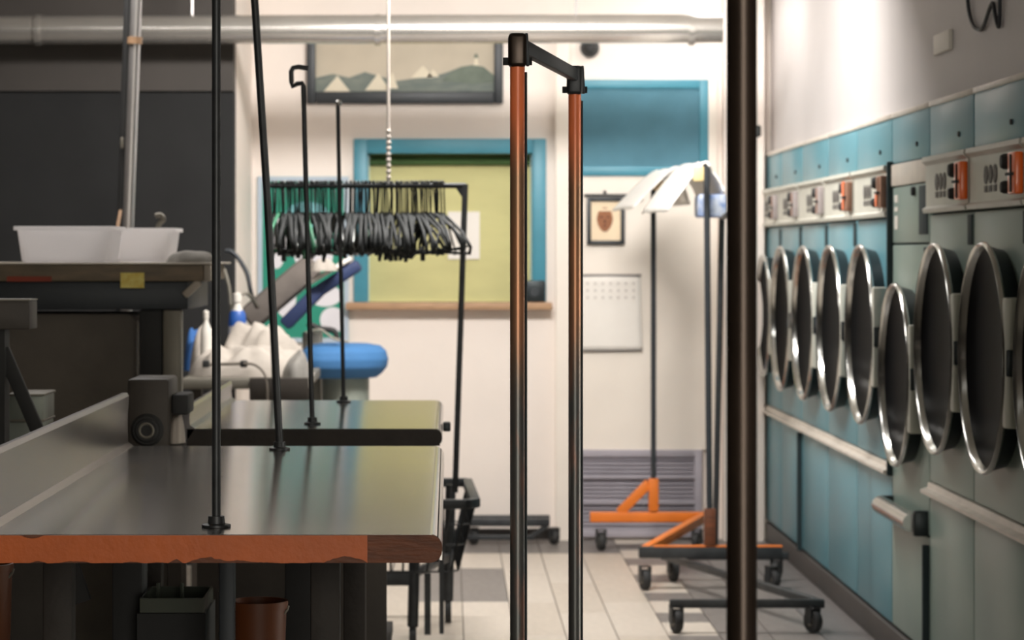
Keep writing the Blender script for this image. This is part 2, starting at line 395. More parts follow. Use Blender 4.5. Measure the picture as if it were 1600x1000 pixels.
# ceiling fixtures: housing, diffuser and the light itself
for k, (x, y, z, lx, ly, wt, tilt) in enumerate(LAMPS):
    where = ['over the hanger cart', 'beside the far end of the dryers', 'over the machine shelf', 'over the steel folding tables'][k]
    t = thing('fluorescent_light', (x, y, z), 'white fluorescent ceiling light '+where, 'light', 'fluorescent ceiling lights')
    MB().box(x-lx/2, x+lx/2, y-ly/2, y+ly/2, z+.03, z+.09, .01).build('housing', 'lamp_white', t)
    if not tilt: MB().tube([(x, y, z+.09), (x, y, ZC)], .012, 8).build('stem', 'lamp_white', t)
    else: MB().box(x-.03, x+.03, y-.03, y+.03, z+.09, z+.12).build('swivel', 'lamp_white', t)
    for s in (-.3, .3):
        b = MB()
        if lx > ly: b.tube([(x-lx/2+.03, y+s*ly, z+.012), (x+lx/2-.03, y+s*ly, z+.012)], .016, 10)
        else: b.tube([(x+s*lx, y-ly/2+.03, z+.012), (x+s*lx, y+ly/2-.03, z+.012)], .016, 10)
        b.build('tube', 'lamp_white', t)
    ld = bpy.data.lights.new('tube_light', 'AREA'); ld.shape = 'RECTANGLE'; ld.size = lx; ld.size_y = ly; ld.energy = wt
    ld.color = (1., .965, .93)
    lo = bpy.data.objects.new('tube_light', ld); COL.objects.link(lo); lo.parent = t; lo.location = (0, 0, -.012)
    t.rotation_euler.x = math.radians(tilt)

# duct pipe under the ceiling, with couplings
YD = 11.4
t = thing('duct_pipe', (0, YD, Z(71, YD)), 'big shiny metal pipe running across under the ceiling', 'pipe')
zc = Z(47, YD); r = .061
MB().tube([(XL+.1, YD, zc), (X(1128, YD), YD, zc+.006)], r, 28).build('pipe', 'pipe_metal', t)
for px in (60, 590, 1080):
    MB().tube([(X(px, YD)-.012, YD, zc), (X(px, YD)+.012, YD, zc)], r+.006, 28).build('coupling', 'pipe_metal', t)
for px in (300, 900):
    MB().tube([(X(px, YD), YD, zc+r-.01), (X(px, YD), YD, ZC)], .006, 8).build('hanger_rod', 'pipe_chrome', t)

# ================================================================== dryers
SEAM = [6.18, 6.92, 7.665, 8.37, 9.08, 9.85, 10.60, 11.38, 12.08, 12.68]
DL = ['nearest dryer, cut off by the right edge of the photo', 'dryer second from the near end with bright orange coin box',
      'dryer between the low-door dryer and the nearest orange one', 'dryer with a lower round door and a silver lint handle',
      'dryer just beyond the low-door one, behind a dark gap', 'teal dryer second beyond the dark gap, small orange coin box',
      'teal dryer third beyond the dark gap, grey coin box', 'teal dryer second from the back wall', 'teal dryer last in the row beside the back wall']
def dryer(k):
    y0, y1 = SEAM[k]+.005, SEAM[k+1]-.005; yc = (y0+y1)/2; W = y1-y0
    t = thing('tumble_dryer', (XR+.3, yc, 0), 'large teal '+DL[k] if not DL[k].startswith('teal') else DL[k], 'dryer', 'row of tumble dryers')
    low = k == 3
    MB().box(XR+.012, XR+.68, y0-.002, y1+.002, .10, 1.80).build('cabinet', 'dryer_seam', t)
    # face panels with open joints
    MB().box(XR, XR+.03, y0, y1, 1.652, 1.815, .004).build('top_panel', 'dryer_teal', t)
    MB().box(XR-.006, XR+.03, y0, y1, 1.805, 1.822, .003).build('top_trim', 'dryer_strip', t)
    MB().tube([(XR-.006, y0+.30*W, 1.70), (XR+.01, y0+.30*W, 1.70)], .008, 10).build('lock', 'rubber', t)
    if not low:
        # control panel, a shallow tray with lipped edges
        pz0, pz1 = 1.475, 1.648
        MB().prism([(XR+.02, pz0), (XR-.022, pz0), (XR-.026, pz0+.012), (XR-.014, pz0+.02), (XR-.014, pz1-.026), (XR-.028, pz1-.014), (XR-.026, pz1), (XR+.02, pz1)], y0+.012, y1-.006).build('control_panel', 'dryer_panel', t)
        xs = XR-.014
        ya = y0+.012
        cm = {0: 'coin_orange', 1: 'coin_orange', 2: 'coin_orange', 4: 'coin_brown', 5: 'coin_brown'}.get(k, 'coin_grey')
        cb = MB().box(xs-.022, xs, ya+.005, ya+.10, pz0+.03, pz1-.034, .004).build('coin_box', cm, t)
        MB().box(xs-.026, xs-.02, ya+.045, ya+.055, pz0+.035, pz1-.04).build('coin_slot', 'rubber' if k < 3 else 'coin_brown', cb)
        MB().box(xs-.032, xs-.02, ya+.02, ya+.085, pz0+.078, pz0+.086, .002).build('coin_slide', 'rubber', cb)
        if k in (4, 5):
            MB().box(xs-.027, xs-.021, ya+.06, ya+.098, pz0+.035, pz0+(.08 if k == 4 else .14), .002).build('coin_front', 'coin_orange', cb)
        for (zz, rr) in ((pz1-.055, .021), (pz0+.05, .017)):
            kb = MB(); kb.lathe([(0, -.026), (rr*.8, -.026), (rr, -.018), (rr*1.05, 0)], (xs, ya+.165, zz), 'x', 16)
            kb.build('knob', 'rubber', t)
        pr = MB()                                    # three dark round printed dials, one part
        for q in range(3):
            yy = ya+.36+q*.062
            pr.lathe([(0, -.0025), (.026, -.0025), (.026, 0)], (xs, yy, pz0+.092), 'x', 12)
            pr.box(xs-.0025, xs, yy-.018, yy+.018, pz0+.044, pz0+.062)
        pr.build('dial_print', 'print_dark', t, kind='stuff')
    else:
        MB().box(XR-.006, XR+.03, y0, y1, 1.575, 1.648, .004).build('header_strip', 'dryer_strip', t)
        MB().box(XR-.004, XR+.012, y0+.02, y0+.17, 1.41, 1.565, .003).build('vent_slot', 'dryer_seam', t)
        MB().lathe([(0, -.012), (.014, -.012), (.016, 0)], (XR+.0, y0+.26, 1.55), 'x', 14).build('lock', 'rubber', t)
        for (a, b) in ((1.545, 1.52), (1.505, 1.49), (1.475, 1.43)):
            MB().box(XR-.002, XR+.003, y1-.12, y1-.055, b, a).build('sticker', 'plastic_pale', t)
        MB().box(XR-.003, XR+.012, y0+.02, y0+.09, 1.29, 1.37, .003).build('vent_slot', 'dryer_seam', t)
    # middle face
    zl = .615
    if low:
        MB().box(XR, XR+.03, y0, y1, 1.385, 1.572, .004).build('face_panel', 'dryer_sage', t)
        MB().box(XR, XR+.03, y0, y1, .47, 1.378, .004).build('face_panel', 'dryer_sage', t)
        zc, R = .955, .300
    else:
        MB().box(XR, XR+.03, y0, y1, .642, 1.470, .004).build('face_panel', 'dryer_sage' if k < 3 else 'dryer_teal', t)
        MB().box(XR-.004, XR+.012, y0+.005, y0+.075, 1.375, 1.462, .003).build('latch_slot', 'dryer_seam', t)
        zc, R = 1.065, min(.318, W/2-.012)
    # round door: dark barrel, chrome front ring, dark glass set back inside it
    p = .052
    d = MB().lathe([(R*.80, .02), (R*.93, .0), (R*.955, -p*.55), (R*.985, -p*.9)], (XR, yc, zc), 'x', 56).build('door_barrel', 'ring_side', t)
    MB().lathe([(R*.985, -p*.82), (R, -p*.92), (R*.995, -p*1.06), (R*.98, -p*1.14), (R*.962, -p*1.08), (R*.952, -p*.95), (R*.93, -p*.6)], (XR, yc, zc), 'x', 56).build('door_ring', 'ring_chrome', d)
    MB().lathe([(0, -p*.22), (R*.5, -p*.3), (R*.8, -p*.5), (R*.948, -p*.74)], (XR, yc, zc), 'x', 40).build('door_glass', 'door_glass', d)
    MB().box(XR-p*1.05, XR+.004, yc-R*1.02, yc-R*.88, zc-.17, zc+.17, .006).build('hinge_plate', 'dryer_panel', d)
    MB().box(XR-p*1.02, XR-p*.3, yc-R*1.035, yc-R*.985, zc-.035, zc+.035, .004).build('door_catch', 'ring_side', d)
    # ledge and lower access panel
    if low:
        h = MB().tube([(XR-.045, y0+.05, .505), (XR-.045, y1-.03, .505)], .030, 14)
        h.build('lint_handle', 'ring_chrome', t)
        MB().box(XR-.045, XR+.01, y0+.02, y0+.05, .465, .545, .006).build('handle_bracket', 'ring_side', t)
        MB().box(XR-.045, XR+.01, y1-.03, y1-.01, .475, .535, .006).build('handle_bracket', 'ring_side', t)
        MB().box(XR, XR+.03, y0, y1, .10, .462, .004).build('access_panel', 'dryer_sage', t)
    else:
        MB().prism([(XR+.02, .598), (XR-.012, .598), (XR-.030, .606), (XR-.030, .616), (XR-.008, .622), (XR-.006, .638), (XR+.02, .638)], y0-.004, y1+.004).build('ledge', 'dryer_strip', t)
        MB().box(XR, XR+.03, y0, y1, .10, .594, .004).build('access_panel', 'dryer_sage' if k < 3 else 'dryer_teal', t)
    if k == 3: MB().box(XR-.02, XR+.01, y1-.012, y1+.002, .60, 1.66, .004).build('gap_strip', 'dryer_seam', t)
    if k in (3, 7):
        MB().bar((XR-.010, y0+.012, .09), (XR-.010, y0+.012, .59 if k == 7 else .44), .02, .018).build('corner_strip', 'dryer_seam', t)
    MB().box(XR+.03, XR+.05, y0-.002, y1+.002, .0, .10).build('toe_kick', 'baseboard', t)
for k in range(9): dryer(k)
MB().box(XR-.01, XR+.028, 5.9, 12.6, .001, .09, .006).build('baseboard_right', 'baseboard', label='dark rubber baseboard along the foot of the dryers', cat='baseboard', kind='structure')
# plate and loose wire on the wall above
MB().box(1.512, 1.525, 8.12, 8.38, Z(82, 8.25), Z(50, 8.25), .004).build('wall_plate', 'plastic_pale', label='small pale plate on the wall above the dryers', cat='wall plate')
Yw = 7.4
wp = [at(1508, -40, Yw), at(1511, 10, Yw), at(1518, 38, Yw), at(1527, 46, Yw), at(1535, 40, Yw), at(1548, 5, Yw), at(1553, 25, Yw), at(1558, 42, Yw), at(1560, 20, Yw), at(1560, -40, Yw)]
def smooth(pts, n=5):
    pts = [Vector(p) for p in pts]; out = []
    for i in range(len(pts)-1):
        p0, p1, p2, p3 = pts[max(i-1, 0)], pts[i], pts[i+1], pts[min(i+2, len(pts)-1)]
        for k in range(n):
            t = k/n
            out.append(.5*((2*p1)+(-p0+p2)*t+(2*p0-5*p1+4*p2-p3)*t*t+(-p0+3*p1-3*p2+p3)*t**3))
    out.append(pts[-1]); return out
wp = [Vector((1.508, p.y+(p.x-1.44)*-1.0, p.z)) for p in wp]
wp = []
for (px, py) in ((1508, -40), (1511, 10), (1518, 38), (1527, 46), (1535, 40), (1548, 5), (1553, 25), (1558, 42), (1560, 20), (1560, -40)):
    Yq = 1.512*F/(px-700); wp.append(Vector((1.516, Yq, Z(py, Yq))))
MB().tube(smooth(wp), .006, 8).build('loose_wire', 'wire_black', label='loose black wire looping down the wall above the dryers', cat='wire')

# ================================================================== steel folding tables
def table(y0, y1, x0, x1, zt, label, front, splash):
    t = thing('folding_table', ((x0+x1)/2, (y0+y1)/2, 0), label, 'table', 'steel topped folding tables')
    th = .045; rr = .022
    # top sheet with a rolled right edge
    pr = [(x0, zt), (x1-rr, zt)]+[(x1-rr+rr*math.sin(a), zt-rr+rr*math.cos(a)) for a in [PI/2*i/6 for i in range(1, 7)]]+[(x1, zt-th+.004), (x1-.004, zt-th+.004), (x1-.004, zt-rr)]+\
         [(x1-rr+(rr-.004)*math.sin(a), zt-rr+(rr-.004)*math.cos(a)) for a in [PI/2*i/6 for i in range(5, -1, -1)]]+[(x0, zt-.004)]
    MB().prism(pr, y0+.003, y1).build('steel_top', 'steel_top', t, ang=30)
    MB().box(x0, x1-.006, y0+.012, y1-.01, zt-th, zt-.005).build('core', 'black_wood', t)
    # front edge: worn wooden nosing with rounded corner
    c = .02
    prf = [(x0, zt-.0005), (x1-c, zt-.0005)]+[(x1-c+c*math.sin(a), zt-c+c*math.cos(a)) for a in [PI/2*i/5 for i in range(1, 6)]]+[(x1, zt-th+c)]+[(x1-c+c*math.cos(a), zt-th+c-c*math.sin(a)) for a in [PI/2*i/5 for i in range(1, 6)]]+[(x0, zt-th)]
    nose = MB().prism(prf, y0, y0+.012).build('front_edge', front, t)
    if splash:
        h = splash
        s = [(x0-.012, zt-.03), (x0-.012, zt+h-.01), (x0-.005, zt+h), (x0+.004, zt+h), (x0+.010, zt+h-.008), (x0+.006, zt+h*.5), (x0+.008, zt+.01), (x0+.02, zt+.001), (x0+.02, zt-.001), (x0, zt-.03)]
        MB().prism(s, y0-.35 if front == 'worn_wood' else y0, y1).build('backsplash', 'steel_splash', t, ang=25)
    for (lx, ly) in ((x0+.09, y0+.3), (x1-.2, y0+.3), (x0+.09, y1-.25), (x1-.2, y1-.25)):
        MB().box(lx-.025, lx+.025, ly-.025, ly+.025, 0, zt-th, .004).build('leg', 'black_wood', t)
    MB().box(x0+.05, x1-.15, y0+.25, y1-.2, .22, .25).build('shelf', 'black_wood', t)
    return t, nose
T1 = dict(y0=4.30, y1=6.28, x0=-.755, x1=X(691, 4.30), zt=.90)
t1, nose = table(label='nearest steel folding table with a chipped orange front edge', front='worn_wood', splash=.125, **T1)
# orange edge banding, chipped along the bottom and broken off at the right
xa, xb = -.82, X(574, 4.295); pts = []
n = 150
for i in range(n+1):
    x = xa+(xb-xa)*i/n; px = 700+x*F/4.295
    d = 0.0016*(noise.noise(Vector((x*40, 0, 0)))+.4*noise.noise(Vector((x*160, 3, 0))))
    base = .0445-.0004*abs(d)
    chip = 0
    for (c, wd, dep) in ((120, 22, .003), (275, 10, .006), (325, 34, .009), (372, 40, .004), (540, 34, .011), (60, 12, .003), (205, 14, .0025)):
        u = abs(px-c)/wd
        if u < 1: chip = max(chip, dep*(1-u)**.6*(1+.3*noise.noise(Vector((px*.15, 7, 0)))))
    pts.append((x, T1['zt']-base+chip+d))
top = []
for i in range(n, -1, -1):
    x = xa+(xb-xa)*i/n; px = 700+x*F/4.295
    nick = .005*max(0, 1-(abs(px-50)/18)**2) if abs(px-50) < 18 else 0
    top.append((x, T1['zt']-.0006-nick))
MB().prism(pts+top, T1['y0']-.005, T1['y0']-.0003).build('edge_band', 'orange_edge', nose, label='chipped orange edge banding')
# nosing continues left under the splash
MB().box(-.83, T1['x0'], T1['y0'], T1['y0']+.05, T1['zt']-.045, T1['zt']-.0005).build('front_edge', 'worn_wood', t1)
T2 = dict(y0=6.90, y1=8.24, x0=X(292, 6.9), x1=X(691, 6.9), zt=.90)
t2, n2 = table(label='second steel folding table behind the orange edged one', front='black_wood', splash=.06, **T2)
MB().box(T2['x0']+.02, X(604, 6.95), 6.96, 6.98, .05, .855).build('front_panel', 'machine_dark', t2)
MB().box(T2['x1']+.001, T2['x1']+.022, 7.3, 7.36, .866, .890, .004).build('edge_clip', 'ring_side', t2)

# rods standing on the tables
def flange(t, x, y, z, r=.024):
    MB().lathe([(0, 0), (r, 0), (r, .004), (r*.6, .006), (r*.55, .018), (0, .018)], (x, y, z), 'z', 20).build('flange', 'black_iron', t)
Y1, Y2 = 4.42, 6.16
a = at(338, 826, Y1); b = at(437, 703, Y2); za = .9005
ra = thing('clothes_rack', (a.x, a.y, za), 'black hanging rod frame standing on the nearest steel table', 'hanging rack')
ztop = 2.02
flange(ra, a.x, a.y, za); flange(ra, b.x, b.y, za)
bt = Vector((X(394, Y2), Y2, ztop)); atp = Vector((a.x, a.y, ztop))
MB().tube([(a.x, a.y, za+.004), atp], .0072, 12).build('upright', 'black_iron', ra)
MB().tube([(b.x, b.y, za+.004), Vector((b.x, b.y, za))*.5+bt*.5+Vector((.004, 0, 0)), bt], .0088, 12).build('upright', 'black_iron', ra)
MB().tube([atp+Vector((0, -.05, 0)), bt+Vector((0, .05, 0))], .008, 12).build('cross_bar', 'black_iron', ra)
for (b0, mid, tp, Yq, lab, hook) in (((488, 664), (481, 400), (474, 135), 7.08, 'black iron rod with a square hook at its top', True),
                                     ((537, 630), (532, 400), (528, 166), 8.12, 'straight black iron rod behind the hooked one', False)):
    a = at(*b0, Yq); t = thing('hanging_rod', (a.x, a.y, .9005), lab, 'rod', 'iron rods on the second table')
    flange(t, a.x, a.y, .9005, .022)
    p = [Vector((a.x, a.y, .904)), at(*mid, Yq), at(*tp, Yq)]
    if hook: p += [at(472, 130, Yq), at(464, 131, Yq), at(457, 135, Yq), at(455.5, 128, Yq), at(455, 112, Yq), at(458, 106, Yq), at(466, 104.5, Yq), at(482, 107, Yq)]
    else: p += [at(529, 160, Yq)]
    MB().tube(p, .0068 if hook else .0064, 10).build('rod', 'black_iron', t)
    if not hook: MB().ball(at(529, 161, Yq), .010).build('cap', 'chrome', t)

# ================================================================== orange post rack (laundry cart hanger frame)
Ya, Yb_ = 4.62, 5.42
pa = at(808.5, 60, Ya); pb = at(898, 112, Yb_); zt = 1.722
t = thing('hanger_frame', ((pa.x+pb.x)/2, (Ya+Yb_)/2, 0), 'two posts, orange above tan and grey, joined by a dark top rail', 'rack')
for (p, r, zz) in ((pa, .0127, zt), (pb, .0127, zt-.004)):
    MB().tube([(p.x, p.y, .10), (p.x, p.y, zz-.02)], r, 24).build('post', 'post_banded', t)
    MB().tube([(p.x+r+.0008, p.y+.006, .14), (p.x+r+.0008, p.y+.006, zz-.06)], .0035, 8).build('inner_rail', 'ring_side', t)
    MB().box(p.x-.05, p.x+.05, p.y-.18, p.y+.18, .07, .10, .006).build('foot', 'black_iron', t)
    for s in (-1, 1):
        MB().lathe([(0, -.012), (.034, -.012), (.035, 0), (.034, .012), (0, .012)], (p.x, p.y+s*.14, .0352), 'x', 20).build('caster', 'rubber', t)
MB().bar((pa.x, Ya, .085), (pb.x, Yb_, .085), .04, .028, .004).build('base_rail', 'black_iron', t)
d = (Vector((pb.x, Yb_, 0))-Vector((pa.x, Ya, 0))).normalized()
MB().bar(Vector((pa.x, Ya, zt-.012))+d*.0, Vector((pb.x, Yb_, zt-.012)), .017, .026, .004).build('top_rail', 'dark_frame', t)
for (p, m) in ((pa, 'brass_pole'), (pb, 'black_iron')):
    c = MB().box(p.x-.016, p.x+.0155, p.y-.018, p.y+.018, zt-.052, zt+.006, .007, 3).build('corner_fitting', m, t)
    for s in (-1, 1):
        MB().tube([(p.x+s*.015, p.y, zt-.042), (p.x+s*.025, p.y, zt-.042)], .0075, 6).build('bolt', 'black_iron', c)
    MB().bar((p.x+.018, p.y, zt-.05), (p.x+.015, p.y, zt+.006), .006, .022, .002).build('clamp_strap', 'dark_frame', c)

# thick brown post of the rack nearest the camera
Yp = 2.9; xp = X(1159, Yp)
t = thing('garment_rack', (xp+.2, Yp-.3, 0), 'thick brown metal post in front of the dryers', 'rack')
q = (xp+.46, Yp-.62)
for (x, y) in ((xp, Yp), q):
    MB().tube([(x, y, .05), (x, y, 1.86)], .0166, 28).build('post', 'brass_pole', t)
    MB().lathe([(0, 0), (.09, 0), (.09, .012), (.03, .02), (.022, .06), (0, .06)], (x, y, 0), 'z', 24).build('base_plate', 'black_iron', t)
MB().tube([(xp, Yp, 1.86), (q[0], q[1], 1.86)], .0166, 20).build('top_bar', 'brass_pole', t)
MB().box(xp+.013, xp+.0205, Yp-.006, Yp+.006, Z(214, Yp), Z(196, Yp), .002).build('clip', 'black_iron', t)

# ================================================================== hanger cart
ya, yb = 9.06, 9.92; zr = .505; cx0, cx1 = -.60, .092; ym = 9.5
t = thing('wire_cart', ((cx0+cx1)/2, ym, 0), 'black wire laundry cart carrying a rail full of hangers', 'cart')
rim = MB()
P = [(cx0, ya), (cx1-.03, ya), (cx1, ya+.05), (cx1-.02, yb), (cx0, yb)]
for p, q2 in zip(P, P[1:]+P[:1]): rim.bar((p[0], p[1], zr), (q2[0], q2[1], zr), .036, .032, .005)
rim.build('rim', 'black_iron', t)
wires = MB(); zb = .27
def low(p): return (cx0+.08+(p[0]-cx0)*.80, ym+(p[1]-ym)*.86, zb)
for p, q2 in zip(P, P[1:]+P[:1]):
    p = Vector((*p, zr)); q2 = Vector((*q2, zr)); pl = Vector(low(p)); ql = Vector(low(q2)); n = max(1, int((q2-p).length/.05))
    for i in range(n+1): wires.tube([p.lerp(q2, i/n), pl.lerp(ql, i/n)], .0042, 5)
    for h in (.3, .6, 1.): wires.tube([p.lerp(pl, h), q2.lerp(ql, h)], .0032, 5)
for i in range(9):
    a1 = Vector(low(P[0])).lerp(Vector(low(P[1])), i/8); a2 = Vector(low(P[4])).lerp(Vector(low(P[3])), i/8); wires.tube([a1, a2], .0026, 5)
wires.build('wire_basket', 'black_iron', t, kind='stuff')
LX = [cx0+.1, X(640, 9.2), X(700, 9.2)]
for (lx, ly) in ((cx0+.09, ya+.08), (X(645, 9.15), ya+.09), (cx0+.09, yb-.08), (X(700, 9.8), yb-.09)):
    MB().tube([(lx+.01, ly, zr), (lx, ly, .08)], .019, 12).build('leg', 'black_iron', t)
    MB().lathe([(0, -.012), (.038, -.012), (.04, 0), (.038, .012), (0, .012)], (lx, ly, .0402), 'x', 20).build('caster', 'rubber', t)
MB().bar((X(645, 9.15), ya+.09, .26), (X(700, 9.8), yb-.09, .24), .022, .03, .004).build('side_brace', 'black_iron', t)
MB().bar((cx0+.09, ya+.08, .245), (X(645, 9.15), ya+.09, .245), .022, .05, .004).build('front_brace', 'black_iron', t)
MB().bar((X(668, 9.15), ya+.11, .26), (X(668, 9.15), ya+.11, .05), .022, .022).build('caster_post', 'black_iron', t)
MB().bar((X(690, 9.1), ya+.06, .5), (X(690, 9.1), ya+.06, .06), .016, .022).build('front_stay', 'black_iron', t)
pt = at(727, 290, ym); pbm = Vector((X(711, ym), ym, zr)); pl_t = at(417, 290, ym); pl_b = Vector((X(437, ym), ym, zr))
MB().bar(pbm, pt+Vector((0, 0, .006)), .021, .021, .003).build('post', 'black_iron', t)
MB().bar(pl_b, pl_t, .021, .021, .003).build('post', 'black_iron', t)
MB().tube([pl_t, pt], .0095, 12).build('hanging_rail', 'black_iron', t)
MB().prism([(pt.x, pt.z), (pt.x-.035, pt.z-.006), (pt.x-.006, pt.z-.05)], ym-.005, ym+.005).build('gusset', 'black_iron', t)
zrail = pt.z
# hangers
def hanger_mesh(kind):
    b = MB(); r = .0032 if kind != 'clip' else .0042; W = .21 if kind != 'small' else .18; H = .12
    neck = -.10
    hook = [(.0, 0, neck-.01), (0, 0, neck+.02)]+[(.012*math.sin(a)+.0, 0, .004+.0135*math.cos(a)-.004) for a in [PI*(.95-1.5*i/9) for i in range(10)]]
    hook = [(0, 0, neck-.012), (0, 0, -.028)]+[(.0145*math.cos(a), 0, -.0+.0145*math.sin(a)) for a in [PI*(-.40+1.25*i/9) for i in range(10)]]
    b.tube(hook, .0028, 6)
    if kind == 'wire':
        p = [(0, 0, neck), (W*.2, 0, neck-.02), (W, 0, neck-H), (W+.004, 0, neck-H-.006), (W-.008, 0, neck-H-.013), (0, 0, neck-H-.014), (-W+.008, 0, neck-H-.013), (-W-.004, 0, neck-H-.006), (-W, 0, neck-H), (-W*.2, 0, neck-.02), (0, 0, neck)]
        b.tube(p, r, 6)
    else:
        p = [(0, 0, neck), (W*.25, 0, neck-.018), (W*.7, 0, neck-.062), (W, 0, neck-.115), (W-.01, 0, neck-.14)]
        b.tube(p, .0062, 7); b.tube([(-x, y, z) for x, y, z in p], .0062, 7)
        b.tube([(W-.012, 0, neck-.137), (-W+.012, 0, neck-.137)], .005, 7)
        if kind == 'clip':
            for s in (-.6, .6): b.box(s*W-.018, s*W+.018, -.006, .006, neck-.165, neck-.13, .003)
    bmesh.ops.recalc_face_normals(b.bm, faces=b.bm.faces)
    me = bpy.data.meshes.new('hanger_'+kind); b.bm.to_mesh(me); b.bm.free()
    for p in me.polygons: p.use_smooth = True
    return me
HM = {}
for kd, m in (('wire', 'hanger_black'), ('plain', 'hanger_black'), ('clip', 'hanger_black'), ('small', 'hanger_black')):
    HM[kd] = hanger_mesh(kd); HM[kd].materials.append(MATS[m])
for kd, m in (('wire', 'hanger_steel'), ('plain', 'hanger_green')):
    HM[m] = HM[kd].copy(); HM[m].materials.clear(); HM[m].materials.append(MATS[m])
nh = 92
for i in range(nh):
    u = i/(nh-1); x = pl_t.x+.022+(pt.x-.075-pl_t.x-.022)*u+random.uniform(-.003, .003)
    if .38 < u < .45 and i % 3: continue
    kd = random.choice(['plain', 'plain', 'wire', 'clip', 'small'])
    name, lab = 'coat_hanger', 'black coat hanger crowded on the rail of the wire cart'
    if u > .86: kd = 'wire' if i % 2 else 'plain'
    lab = {'plain': 'black plastic coat hanger crowded on the rail of the wire cart', 'wire': 'thin black wire hanger on the rail of the wire cart', 'clip': 'black hanger with two small clips on the wire cart rail', 'small': 'smaller black plastic hanger on the wire cart rail'}[kd]
    if i == nh-1: lab = 'last black hanger at the right, next to the cart post'
    if i == 0: lab = 'first black hanger at the left end of the cart rail'
    if i in (3, 17, 19): kd = 'hanger_green'; lab = 'green coat hanger among the black ones'
    elif i in (1, 6, 13, 22, 33, 44): kd = 'hanger_steel'; lab = 'bright steel wire hanger among the black ones'
    o = bpy.data.objects.new(name, HM[kd]); COL.objects.link(o)
    o.location = (x, ym, zrail+.002)
    ang = PI/2+random.gauss(.06, .12)+(.45 if u > .8 else .1*u)*random.random()
    o.rotation_euler = (random.gauss(0, .03), random.gauss(0, .05), ang)
    tag(o, lab, 'hanger', 'hangers on the cart rail')

# ================================================================== laundry on the sorting table, press
YS0, YS1 = 10.0, 10.95; zs = .885
t = thing('sorting_table', (-.78, 10.4, 0), 'low pale sorting table under the heap of white laundry', 'table')
MB().box(X(283, YS0), X(482, YS0), YS0, YS1, zs-.04, zs, .006).build('table_top', 'machine_grey', t)
for (x, y) in ((-.94, 10.06), (-.57, 10.06), (-.94, 10.88), (-.57, 10.88)):
    MB().box(x-.02, x+.02, y-.02, y+.02, 0, zs-.04).build('leg', 'machine_dark', t)
MB().box(X(390, YS0), X(482, YS0), YS0-.012, YS0-.001, Z(628, YS0), Z(590, YS0), .004).build('drawer_front', 'machine_dark', t)
def heap(cx, cy, z0, rx, ry, h, seed, m, name, label, cat='laundry', group=None, fold=8., amp=.55, n=72):
    o = Vector((seed*3.1, seed*1.7, 0)); b = MB()
    def f(u, v):
        r = u; t = 2*PI*v
        x, y = rx*r*math.cos(t), ry*r*math.sin(t)
        wob = 1+.18*noise.noise(Vector((math.cos(t)*1.3, math.sin(t)*1.3, 0))+o)
        x *= wob; y *= wob
        p = Vector((x*fold, y*fold, 0))+o
        rid = 1-abs(noise.noise(p))*2; fin = noise.noise(p*2.2)
        env = max(0, 1-r**4)**.7
        z = h*env*(.66+amp*rid*.6+amp*.4*fin)
        return (cx+x, cy+y, z0+max(0.001, z))
    b.grid(24, n, f)
    bmesh.ops.remove_doubles(b.bm, verts=b.bm.verts, dist=.0004)
    # closed underside
    es = [e for e in b.bm.edges if e.is_boundary]
    bmesh.ops.contextual_create(b.bm, geom=es)
    return b.build(name, m, label=label, cat=cat, group=group, ang=60)
S = lambda px, Y: X(px, Y)
heap(X(390, 10.25), 10.25, zs, .235, .17, .115, 1, 'cloth_white', 'laundry_heap', 'crumpled white sheet lying low on the sorting table', group='white laundry on the sorting table')
heap(X(410, 10.5), 10.52, zs+.0, .17, .15, .19, 2, 'cloth_white', 'laundry_heap', 'tall rumpled white towel heap behind the crumpled sheet', group='white laundry on the sorting table')
heap(X(320, 10.45), 10.5, zs, .06, .10, .19, 5, 'cloth_white', 'laundry_heap', 'small upright white cloth left of the black rod', group='white laundry on the sorting table')
heap(X(308, 10.6), 10.72, zs, .06, .10, .175, 6, 'cloth_blue', 'folded_blue_cloth', 'blue cloth bundle at the left end of the sorting table')
heap(X(462, 10.1), 10.10, zs, .05, .09, .10, 8, 'cloth_grey', 'grey_cloth', 'grey cloth hanging by the press pedestal', amp=.6)
heap(X(300, 8.1), 8.1, 1.322, .072, .09, .038, 9, 'cloth_grey', 'grey_rag', 'grey and white rag beside the plastic bins')
# clamp rod lying on the laundry
rz = zs+.128
MB().tube([at(322, 570, 10.05), at(345, 569, 10.05), at(385, 568, 10.05)], .006, 8).build('clamp_rod', 'machine_brown', label='brown rod with black end clamps across the laundry', cat='rod')
c0 = bpy.data.objects['clamp_rod']
for px in (322, 381): MB().box(X(px, 10.05)-.013, X(px, 10.05)+.013, 10.035, 10.065, Z(574, 10.05), Z(563, 10.05), .004).build('clamp', 'rubber', c0)
MB().tube(smooth([at(381, 568, 10.03), at(398, 570, 10.02), at(412, 582, 10.0), at(417, 600, 9.99), at(418, 630, 9.99)]), .005, 8).build('hose', 'machine_brown', c0)
